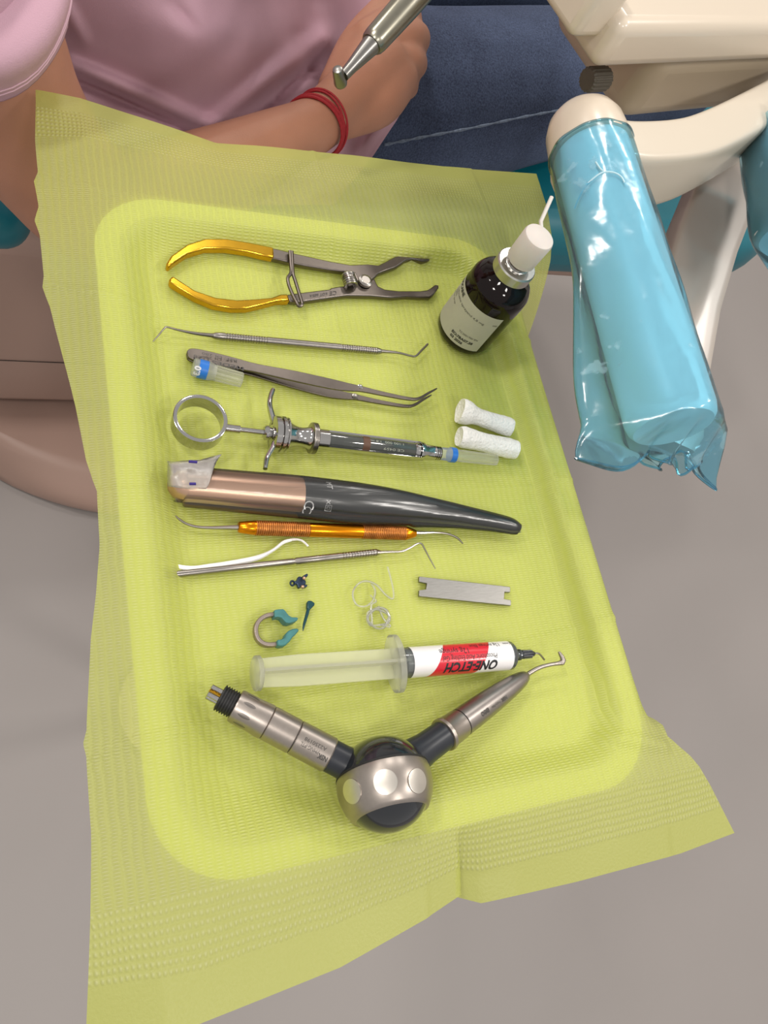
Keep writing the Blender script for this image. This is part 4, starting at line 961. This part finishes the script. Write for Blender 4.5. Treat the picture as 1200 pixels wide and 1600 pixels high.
# base: upper housing, shadow gap, foot
def bulge(name, y0, z0, z1, x0, x1, depth, m, bev, bow=.03, flare=0.0, pw=6):
    mb = MB(); rings = []
    for i in range(9):
        z = z0 + (z1 - z0) * i / 8; k = math.sin(PI * i / 8)
        fl_y = flare * (1 - i / 8)
        pts = []
        for j in range(25):
            q_ = j / 24; x = x0 + (x1 - x0) * q_; e = abs(2 * q_ - 1) ** pw
            pts.append(Vector((x, y0 - fl_y - bow * (1 - e) * (.35 + .65 * k) + e * .05, z)))
        pts += [Vector((x1, y0 + depth, z)), Vector((x0, y0 + depth, z))]
        rings.append(pts)
    return mb.rings(rings).build(name, m, ch, bevel=bev, seg=4, angle=50)
bulge('base_housing', .650, TZ - .780, TZ - .425, -.42, .62, .50, tan_pl, .02, .02)
bulge('base_gap', .690, TZ - .808, TZ - .770, -.36, .60, .45, dark_gap, .004, .01)
bulge('base_foot', .548, 0.0, TZ - .796, -.02, .60, .60, tan_pl, .025, .05, .035, 3)
MB().tube([Vector((-.40 + 1.0 * k / 20, .630, TZ - .645)) for k in range(21)], .0006, 6).build('housing_seam', dark_gap, ch)

# ================================================================== person in the chair
def capsules(chains, voxel, smooth_it=6):
    mb = MB()
    for ch_ in chains:
        pts = catmull([tuple(p) + (r_,) for p, r_ in ch_], 4) if len(ch_) > 2 else [tuple(p) + (r_,) for p, r_ in ch_]
        mb.tube([p[:3] for p in pts], [p[3] for p in pts], 18)
        for p in (pts[0], pts[-1]): mb.ball(Vector(p[:3]), p[3], n=18, m=10)
    me = bpy.data.meshes.new('tmp'); me.from_pydata([tuple(p) for p in mb.v], [], mb.f)
    o = bpy.data.objects.new('tmp', me); COL.objects.link(o)
    m = o.modifiers.new('r', 'REMESH'); m.mode = 'VOXEL'; m.voxel_size = voxel
    m2 = o.modifiers.new('s', 'SMOOTH'); m2.factor = .5; m2.iterations = smooth_it
    bpy.context.view_layer.update()
    res = bpy.data.meshes.new_from_object(o.evaluated_get(bpy.context.evaluated_depsgraph_get()))
    bpy.data.objects.remove(o); bpy.data.meshes.remove(me)
    return res
def mesh_obj(name, me, m, parent):
    o0 = WORLD[parent.name]; me.name = name; me.transform(Matrix.Translation(-o0))
    me.polygons.foreach_set('use_smooth', [True] * len(me.polygons)); me.materials.clear(); me.materials.append(m)
    o = bpy.data.objects.new(name, me); COL.objects.link(o); o.parent = parent; WORLD[o.name] = o0; return o
pe = thing('person', 'seated person in a pink T-shirt and blue jeans, hand resting on the lap', 'person', (0.30, 0.72, TZ - .315))
sh, el, wr = P(-95, -60, .05), P(150, 325, -.105), P(492, 196, -.078)
arm = [(sh, .041), (P(-38, 50, .004), .0445), (P(18, 165, -.042), .0425), (P(80, 255, -.080), .0410), (el, .039), (P(240, 312, -.098), .038), (P(340, 273, -.089), .033), (P(420, 232, -.083), .0265), (wr, .0212), (P(525, 172, -.077), .0215)]
hand = [[(P(505, 185, -.077), .021), (P(560, 140, -.074), .024), (P(600, 105, -.074), .023)],
        [(P(530, 160, -.078), .019), (P(575, 90, -.075), .021), (P(612, 50, -.072), .019)],
        [(P(540, 190, -.080), .014), (P(590, 160, -.077), .020), (P(622, 125, -.075), .018)]]
kn_ = [(628, 28, -.070, .0150), (640, 60, -.070, .0155), (636, 98, -.072, .0150), (624, 132, -.076, .0135)]
for x, y, z, r_ in kn_:
    k0 = P(x, y, z)
    hand.append([(P(575 + (x - 628) * .4, 95 + (y - 80) * .6, z - .002), .017), (k0, r_), (P(x + 10, y + 2, z - .014), r_ * .86), (P(x + 9, y + 6, z - .034), r_ * .80), (P(x - 12, y + 14, z - .045), r_ * .74), (P(x - 40, y + 24, z - .040), r_ * .70)])
hand.append([(P(525, 140, -.080), .016), (P(556, 75, -.082), .0165), (P(585, 30, -.084), .0135), (P(612, 2, -.088), .0115), (P(636, -8, -.094), .0100)])
F = Vector((.90, .42, 0)); Rr = Vector((.42, -.90, 0))
hip = Vector((.20, .76, TZ - .21)); chest = Vector((-.10, .625, TZ + .10)); top = chest + Vector((-.05, -.01, .10))
shl = chest + Vector((-.08, .20, .10)); elb = Vector((-.03, 1.00, TZ - .09)); hdl = Vector((.24, 1.02, TZ - .11))
neck = chest + Vector((-.10, -.01, .21)); hc = neck + Vector((-.005, 0, .145))
fwd = F
torso = [[(hip, .115), (hip.lerp(chest, .5), .118), (chest, .125), (top, .11)],
         [(top + Vector((.02, -.02, -.02)), .05), (sh + Vector((-.05, .06, .0)), .038), (sh, .040)],
         [(top, .075), (shl, .055), (shl.lerp(elb, .5), .046), (elb, .040), (elb.lerp(hdl, .5), .034), (hdl, .022)],
         [(hdl, .022), (hdl + Vector((.06, .0, -.005)), .024), (hdl + Vector((.09, 0, -.01)), .020)],
         [(chest + Vector((-.07, -.01, .14)), .062), (neck, .054), (neck + Vector((.01, 0, .07)), .052)],
         [(hc + Vector((-.02, 0, -.02)), .085), (hc + Vector((-.015, 0, .03)), .090)], [(hc + fwd * .03 + Vector((0, 0, -.03)), .062), (hc + fwd * .045 + Vector((0, 0, -.075)), .040)],
         [(hc + fwd * .092 + Vector((0, 0, .012)), .010), (hc + fwd * .112 + Vector((0, 0, -.022)), .013)]]
for sd in (-1, 1):
    torso.append([(hc + Rr * sd * .082 + Vector((0, 0, .01)), .014), (hc + Rr * sd * .086 + Vector((0, 0, -.02)), .010)])
for k in range(4):
    f0 = hdl + Vector((.085, (k - 1.5) * .017, -.008)); torso.append([(f0, .0095), (f0 + Vector((.035, 0, -.006)), .0085), (f0 + Vector((.055, 0, -.024)), .0075)])
torso.append([(hdl + Vector((.03, -.018, 0)), .011), (hdl + Vector((.075, -.042, -.01)), .009)])
body = capsules([arm] + hand + torso, .0034, 5)
mesh_obj('body', body, skin, pe)
# T-shirt: draped surface over the belly
ctl = [(580, 245, -.160), (612, 200, -.148), (645, 140, -.135), (632, 40, -.125), (625, -20, -.125), (610, -140, -.13), (540, 235, -.160), (480, 240, -.155), (560, 190, -.150), (430, 215, -.142), (360, 215, -.132), (260, 190, -.108), (170, 160, -.095), (100, 170, -.105),
       (350, 90, -.045), (250, 60, -.030), (440, 70, -.072), (500, 90, -.105), (515, 30, -.100), (560, 60, -.125), (300, -10, -.004), (430, -20, -.045), (520, -60, -.075), (160, 60, -.040), (110, 20, -.02), (60, -60, .02), (300, -150, .05), (480, -150, -.02), (100, -150, .06), (60, 100, -.08), (420, 300, -.18), (200, 300, -.16), (540, 320, -.19)]
cp = np.array([(a / 100, b_ / 100) for a, b_, _ in ctl]); cz = np.array([c_ for *_, c_ in ctl])
def tps(r): return np.where(r > 0, r * r * np.log(r + 1e-9), 0)
K = tps(np.linalg.norm(cp[:, None] - cp[None], axis=2)) + np.eye(len(cp)) * .02
Pm = np.c_[np.ones(len(cp)), cp]
sol = np.linalg.solve(np.block([[K, Pm], [Pm.T, np.zeros((3, 3))]]), np.r_[cz, 0, 0, 0])
def shirt_z(x, y):
    q_ = np.array([x / 100, y / 100]); r_ = np.linalg.norm(cp - q_, axis=1)
    z = float(tps(r_) @ sol[:-3] + sol[-3] + sol[-2:] @ q_)
    def rd(a, b2, wd, h):
        px, py = b2[0] - a[0], b2[1] - a[1]; tt = max(0, min(1, ((x - a[0]) * px + (y - a[1]) * py) / (px * px + py * py)))
        dd = math.hypot(x - a[0] - tt * px, y - a[1] - tt * py); return h * math.exp(-(dd / wd) ** 2) * (.4 + .6 * math.sin(PI * min(1, max(0, .1 + .8 * tt))))
    z += rd((110, 100), (335, 200), 11, .012) - rd((115, 122), (310, 205), 12, .012)      # long fold under the arm
    z += rd((335, 195), (500, 60), 17, .015) - rd((350, 215), (480, 110), 15, .014)       # fold down to the wrist
    z += rd((500, 20), (522, 90), 12, .008) - rd((470, 60), (505, 130), 16, .008)
    z += rd((85, -20), (130, 60), 10, .007) + rd((250, 30), (420, 60), 40, .006) - rd((270, 5), (300, 40), 12, .004)
    z += rd((430, 160), (500, 120), 10, .006) + rd((560, 235), (620, 165), 7, .004)
    return z
hem = [(-200, 606), (-20, 626), (10, 630), (60, 655), (120, 648), (150, 640), (190, 618), (245, 582), (320, 520)]
NXs, NYs = 90, 80; vs = []; fs = []
for j in range(NYs + 1):
    y = -200 + 520 * j / NYs; xr = lerp_tab(y, hem)
    for i in range(NXs + 1):
        q_ = i / NXs; x = 40 + (xr - 40) * q_
        z = shirt_z(x, y)
        if q_ > .985: z -= .004
        vs.append(P(x, y, z))
for j in range(NYs):
    for i in range(NXs):
        a_ = j * (NXs + 1) + i; fs.append((a_, a_ + 1, a_ + NXs + 2, a_ + NXs + 1))
shirt = MB().add(vs, fs).build('t_shirt', pink, pe, angle=180, solid=.0022)
# body of the shirt round the torso, with the far sleeve
sb = capsules([[(hip + (hip - chest) * .1, .121), (hip, .123), (hip.lerp(chest, .5), .126), (chest, .133), (top, .117)], [(top, .085), (sh + Vector((-.05, .06, .014)), .072), (sh + Vector((-.012, .014, .006)), .063)],
               [(top, .085), (shl, .064), (shl.lerp(elb, .45), .060)]], .006, 6)
mesh_obj('shirt_body', sb, pink, shirt)
# sleeve round the upper arm
ax = [(sh + Vector((-.075, .090, .020)), .064), (sh + Vector((-.034, .040, .014)), .066), (sh + Vector((-.004, .004, .006)), .0625), (P(-80, -30, .037), .0565), (P(-58, 10, .018), .0510)]
mb = MB(); rr = []
d, s_, u_ = frame_of(P(-38, 50, .004) - P(-100, -60, .05))
tilt = (P(75, 46, .03) - P(-5, 140, .0)).normalized()
nrm = d
pp = catmull([tuple(p) + (r_,) for p, r_ in ax], 8)
for i, p in enumerate(pp):
    c = Vector(p[:3]); kf = i / (len(pp) - 1)
    rr.append([c + (s_ * math.cos(2 * PI * k / 48) + u_ * math.sin(2 * PI * k / 48)) * p[3] * (1 + .018 * math.sin(5 * 2 * PI * k / 48 + 4 * kf)) for k in range(48)])
slv = mb.rings(rr, caps=False).build('sleeve', pink, shirt, angle=180, solid=.0022)
for off in (.80, .86):
    i = int(off * (len(pp) - 1)); ring = rr[i]; c = sum(ring, Vector()) / len(ring)
    MB().tube([c + (p - c) * 1.022 for p in ring], .0005, 5, closed=True).build('stitch_line', mat('pale_pink_thread', (.62, .40, .48), .8), shirt)
# hair and eyes
hr = capsules([[(hc + Vector((-.028, -.012, .01)), .096), (hc + Vector((-.022, -.009, .045)), .094)], [(hc + Vector((-.06, -.03, -.02)), .075), (hc + Vector((-.085, -.04, -.13)), .055)]], .006, 4)
mesh_obj('hair', hr, mat('brown_hair', (.05, .028, .016), .55, 0, .25, 120, .4, 300, stretch=(6, 6, 1)), pe)
for sd in (-1, 1):
    MB().ball(hc + fwd * .083 + Rr * sd * .032 + Vector((0, 0, .012)), .011, n=14, m=8).build('eye', mat('eye_white', (.7, .68, .66), .2), pe)
MB().tube([hc + fwd * .088 + Rr * q_ * .024 + Vector((0, 0, -.058 + .004 * q_ * q_)) for q_ in (-1, -.5, 0, .5, 1)], [.003, .006, .0065, .006, .003], 8).build('mouth', mat('lips', (.42, .14, .12), .5), pe)
# jeans
k1 = [(Vector((.24, .70, TZ - .225)), .105), (Vector((.42, .735, TZ - .235)), .102), (Vector((.62, .81, TZ - .232)), .094), (Vector((.84, .90, TZ - .235)), .086), (Vector((.96, .95, TZ - .25)), .078)]
k2 = [(Vector((.16, .90, TZ - .225)), .105), (Vector((.42, 1.0, TZ - .225)), .098), (Vector((.78, 1.10, TZ - .22)), .082), (Vector((.90, 1.14, TZ - .24)), .076)]
jn = capsules([k1, k2, [(Vector((.22, .70, TZ - .22)), .10), (Vector((.16, .88, TZ - .22)), .10)]], .007, 4)
jo = mesh_obj('jeans', jn, denim, pe)
def on_jeans(x, y):
    r0 = Vector(R @ np.array([x - 600, y - 800, FPX])).normalized()
    o0 = WORLD[jo.name]; ok, loc, nn, _ = jo.ray_cast(Vector(CAM) - o0, r0)
    return (loc + o0 + nn * .0006) if ok else None
bpy.context.view_layer.update()
seam = [on_jeans(x, y) for x, y in catmull([(600, 226), (660, 214), (740, 199), (820, 182), (880, 171), (935, 163), (1000, 155)], 8)]
seam = [p for p in seam if p is not None]
if len(seam) > 3: MB().tube(seam, [.0014 + .0005 * math.sin(i * 1.9) for i in range(len(seam))], 6).build('side_seam', mat('faded_denim_seam', (.13, .165, .23), .9, 0, .45, 260), pe)

# red string bracelet
br = thing('string_bracelet', 'red string bracelet of thin twisted strands round the wrist', 'bracelet', P(490, 198, -.098))
ad, sa, ua = frame_of(P(530, 170, -.077) - P(420, 232, -.083))
def loop(c, r_, tilt_s, tilt_u, rad, off=0):
    pts = []
    for k in range(48):
        an = 2 * PI * k / 48
        pts.append(c + (sa * math.cos(an) + ua * math.sin(an)) * r_ + ad * (tilt_s * math.cos(an) + tilt_u * math.sin(an)))
    MB().tube(pts, rad, 8, closed=True).build('strand', red_str, br)
bc = P(490, 200, -.079)
loop(bc, .0235, .006, .004, .0013); loop(bc + ad * .0022, .0238, .005, .0045, .0012); loop(bc + ad * .0040, .0236, .0065, .003, .0011); loop(bc + ad * .0085, .0246, .001, .006, .0009); loop(bc + ad * .0055, .0238, .000, .007, .0009)

# ================================================================== turbine handpiece hanging in front of the hand
hp = thing('turbine_handpiece', 'steel dental turbine handpiece hanging head down in front of the hand', 'handpiece', P(532, 130, .055))
a0, a1 = P(537, 118, .060), P(655, -14, .088)
d, s_, u_ = frame_of(a1 - a0); L_ = (a1 - a0).length
q = mpp(a0.lerp(a1, .5))
MB().lathe(a0, a1, [(0, 8.5 * q), (.1, 9.5 * q), (.36, 15.5 * q), (.365, 17 * q)], 32).build('neck', steel_hp, hp, angle=40)
MB().lathe(a0, a1, [(.36, 17.5 * q), (.38, 19.5 * q), (.42, 20.5 * q), (.8, 22.5 * q), (1.35, 23 * q), (1.8, 22 * q), (1.9, 17 * q)], 36).build('grip_body', hp_metal, hp, angle=40)
h0, h1 = P(527, 107, .064), P(533, 133, .054)
MB().lathe(h0, h1, [(0, 4 * q), (.04, 7.5 * q), (.15, 8.5 * q), (.85, 10.5 * q), (.96, 9.5 * q), (1, 8 * q)], 28).build('head', steel_hp, hp, angle=40)
hd = (h1 - h0)
MB().lathe(h0 + hd * .99, h0 + hd * 1.02, [(0, 6 * q), (1, 6 * q)], 20).build('chuck_ring', black_rub, hp)
MB().lathe(h0 + hd * 1.0, h0 + hd * 1.05, [(0, 3.6 * q), (1, 3.4 * q)], 16).build('chuck', chrome, hp)
e1 = a0.lerp(a1, 1.85)
MB().tube(catmull([tuple(e1), tuple(e1 + (a1 - a0) * .5 + Vector((0, 0, .01))), (.36, .56, TZ + .15), (.45, .60, TZ + .14), (.52, .57, TZ + .115)], 8), .006, 14).build('hose', hose_m, hp)

# ================================================================== delivery unit
un = thing('delivery_unit', 'cream plastic delivery unit with a curved handle arm above the tray', 'delivery unit', (.45, .45, TZ + .0))
c0 = P(925, 113, .10); ex = (P(1200, 99, .10) - c0).normalized(); ex.z = 0; ey = Vector((-ex.y, ex.x, 0))
zv = Vector((0, 0, 1))
MB().box(c0, ex * .36, ey * .30, zv * .031).build('top_housing', cream, un, bevel=.008, seg=5)
s0 = P(893, 64, .112)
MB().box(s0 - ex * .002 + ey * .0, ex * .030, ey * .26, zv * .034).build('side_panel', cream, un, bevel=.006, seg=4)
l0 = P(962, 196, .045) + zv * .036
MB().box(l0 - zv * .036, ex * .34, ey * .10, zv * .056).build('lower_housing', cream_shaded, un, bevel=.014, seg=5)
kb = P(940, 142, .072) + ey * .010
mb = MB(); kA, kB = kb - ex * .007, kb + ex * .012
rr = []
d, s_, u_ = frame_of(kB - kA)
for fr, r_ in ((0, .0066), (.08, .0078), (.9, .0078), (1, .0066)):
    c = kA.lerp(kB, fr); rr.append([c + (s_ * math.cos(2 * PI * k / 72) + u_ * math.sin(2 * PI * k / 72)) * r_ * (1 - .07 * (k % 4 < 2)) for k in range(72)])
mb.rings(rr).build('ribbed_knob', knob_m, un, angle=30)
# curved bar, rounded rectangular section, carrying the grip at its left end
path = catmull([(938, 202, 0), (955, 205, 0), (972, 209, .0), (1010, 215, .0), (1075, 211, .0), (1125, 196, .0), (1200, 158, .0), (1270, 118, 0)], 6)
mb = MB(); rr = []; cs = [P(x, y, .10) for x, y, _ in path]
for i, c in enumerate(cs):
    dd = cs[min(i + 1, len(cs) - 1)] - cs[max(i - 1, 0)]; dd.z = 0; dd.normalize(); sd = Vector((dd.y, -dd.x, 0)); w_ = .0155 * (.55 if i == 0 else .85 if i == 1 else 1)
    sec = []
    for k in range(28):
        an = 2 * PI * k / 28; ca, sa_ = math.cos(an), math.sin(an)
        fx_ = math.copysign(abs(ca) ** .24, ca); fz = math.copysign(abs(sa_) ** .24, sa_)
        sec.append(c + sd * fx_ * w_ + zv * (fz * .0235 - .0235))
    rr.append(sec)
mb.rings(rr).build('curved_bar', cream2, un, angle=50)
# grip core and its end socket
g0, g1 = P(921, 232, .082), P(1052, 668, .080)
d, s_, u_ = frame_of(g1 - g0)
if s_.x > 0: s_ = -s_
gq = mpp(g0.lerp(g1, .5)); RG = 68 * gq
MB().lathe(g0, g1, [(-.155, RG * .2), (-.150, RG * .45), (-.135, RG * .68), (-.11, RG * .85), (-.07, RG * .97), (.0, RG * 1.02), (.03, RG * 1.02)], 40).build('grip_socket', cream, un, angle=40)
MB().lathe(g0, g1, [(.02, RG * .94), (.96, RG * .97), (.985, RG * .93), (1.0, RG * .84)], 44).build('grip', mat('white_grip_plastic', (.82, .84, .84), .4, 0, .01), un, angle=40)
# sloping support arm
p0, p1 = P(1128, 300, .03), P(1040, 668, -.03)
d2, s2, u2 = frame_of(p1 - p0)
mb = MB(); rr = []
for fr in (-.25, 0, .25, .5, .75, 1.0, 1.06):
    c = p0.lerp(p1, fr) + s2 * .010 * math.sin(PI * fr); k_ = 1 if fr < 1.01 else .8; sec = []
    for k in range(28):
        an = 2 * PI * k / 28; ca, sa_ = math.cos(an), math.sin(an)
        sec.append(c + s2 * math.copysign(abs(ca) ** .22, ca) * (.027 * k_) + u2 * math.copysign(abs(sa_) ** .4, sa_) * .012 * k_)
    rr.append(sec)
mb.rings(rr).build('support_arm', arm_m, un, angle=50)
# boom towards the column, out of the picture to the right
bA = c0 + ex * .33 + ey * .12 + zv * .05; bB = bA + ex * 1.75
MB().tube([bA, bB], .022, 20).build('boom', cream2, un)
MB().lathe(Vector((bB.x, bB.y, .02)), bB + zv * .04, [(0, .035), (1, .035)], 24).build('column', arm_m, un)
MB().lathe(Vector((bB.x, bB.y, 0)), Vector((bB.x, bB.y, .03)), [(0, .18), (.6, .18), (1, .13)], 32).build('column_foot', arm_m, un)

# barrier film over the grip
bs = thing('barrier_sleeve', 'shiny blue plastic barrier sleeve bagged over the delivery unit grip', 'barrier sleeve', g0.lerp(g1, .5) - zv * RG)
flapw = [(0, .000), (.10, .002), (.3, .008), (.5, .016), (.75, .024), (.95, .030), (1.05, .034), (1.12, .034)]
tailw = [(0, 0), (.85, 0), (.95, .004), (1.03, .013), (1.08, .018), (1.12, .018)]
mb = MB(); rr = []; NR = 96
for i in range(61):
    fr = .022 + 1.058 * i / 60; c = g0.lerp(g1, fr)
    cl_ = smooth01((fr - 1.0) / .085)                       # bottom of the bag closes to a crumpled edge
    ring = []
    for k in range(NR):
        an = 2 * PI * k / NR; ca, sa_ = math.cos(an), math.sin(an)
        g = RG * (1.03 + .010 * math.sin(7 * an + 9 * fr) + .008 * math.sin(11 * an - 17 * fr) + .006 * math.sin(23 * fr + 3 * an))
        fw = lerp_tab(fr, flapw) * max(0, ca) ** 10; tw = lerp_tab(fr, tailw) * max(0, -ca) ** 10
        sag = -.004 * max(0, ca) ** 10 * math.sin(fr * 9) - .012 * cl_ * max(0, -ca) ** 6
        up_ = sa_ * g * (1 - .86 * cl_) - RG * .42 * cl_ + sag + .003 * cl_ * math.sin(14 * ca + 5)
        ring.append(c + s_ * (ca * g * (1 + .06 * cl_) + fw - tw) + u_ * up_ + d * (0.004 * cl_ * math.sin(9 * ca) + .010 * cl_ * max(0, -ca) ** 8))
    rr.append(ring)
mb.rings(rr, caps=False).build('film_bag', blue_film, bs, angle=180)
# gathered rim where the bag meets the bar, and the sealed bottom seam
for fr, rad in ((-.03, .0007),):
    MB().tube(rr[0], rad, 6, closed=True).build('bag_rim', pale_film, bs)
MB().tube(rr[-1], .0007, 6, closed=True).build('bottom_seam', blue_film, bs)
def on_grip(x, y, k=1.05):
    r0 = Vector(R @ np.array([x - 600, y - 800, FPX])).normalized(); o_ = Vector(CAM) - g0
    r_p = r0 - d * r0.dot(d); o_p = o_ - d * o_.dot(d)
    A_, B_, C_ = r_p.dot(r_p), 2 * r_p.dot(o_p), o_p.dot(o_p) - (RG * k) ** 2
    D_ = B_ * B_ - 4 * A_ * C_
    return Vector(CAM) + r0 * ((-B_ - math.sqrt(max(0, D_))) / (2 * A_))
d = (g1 - g0).normalized()
z2 = lambda x, y: (820 + x / 3.158, 250 + y / 3.158)
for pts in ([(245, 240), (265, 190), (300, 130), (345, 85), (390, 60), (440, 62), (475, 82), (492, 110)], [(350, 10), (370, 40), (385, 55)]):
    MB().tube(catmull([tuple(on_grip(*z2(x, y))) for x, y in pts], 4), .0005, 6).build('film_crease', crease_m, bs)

# second wrapped handle at the edge of the picture
b2 = thing('barrier_sleeve', 'blue barrier film over the second handle at the right edge', 'barrier sleeve', P(1250, 300, .06))
h0, h1 = P(1236, 222, .092), P(1262, 372, .088)
d3, s3, u3 = frame_of(h1 - h0)
if s3.x > 0: s3 = -s3
R2 = 66 * mpp(h0)
def sq(v_, p_): return math.copysign(abs(v_) ** p_, v_)
mb = MB(); rr = []
for fr, g in ((-.02, .86), (0, .95), (.04, 1), (.95, 1), (1, .9)):
    c = h0.lerp(h1, fr); rr.append([c + (s3 * sq(math.cos(2 * PI * k / 40), .6) + u3 * sq(math.sin(2 * PI * k / 40), .6) * .9) * R2 * g for k in range(40)])
mb.rings(rr).build('side_grip', mat('pale_handle', (.66, .69, .70), .4, 0, .01), un, angle=50)
mb = MB(); rr = []
for i in range(31):
    fr = -.04 + 1.75 * i / 30; c = h0.lerp(h1, fr); cl_ = smooth01((fr - .85) / .7); ring = []
    for k in range(64):
        an = 2 * PI * k / 64; ca, sa_ = math.cos(an), math.sin(an)
        g = R2 * (1.05 + .012 * math.sin(7 * an + 8 * fr) + .01 * math.sin(13 * fr + 3 * an))
        ring.append(c + s3 * sq(ca, .65) * g * (1 - .45 * cl_) + u3 * (sq(sa_, .65) * .92 * g * (1 - .75 * cl_) - R2 * .2 * cl_) + d3 * .006 * cl_ * math.sin(6 * an))
    rr.append(ring)
mb.rings(rr, caps=False).build('film_bag', blue_film, b2, angle=180)
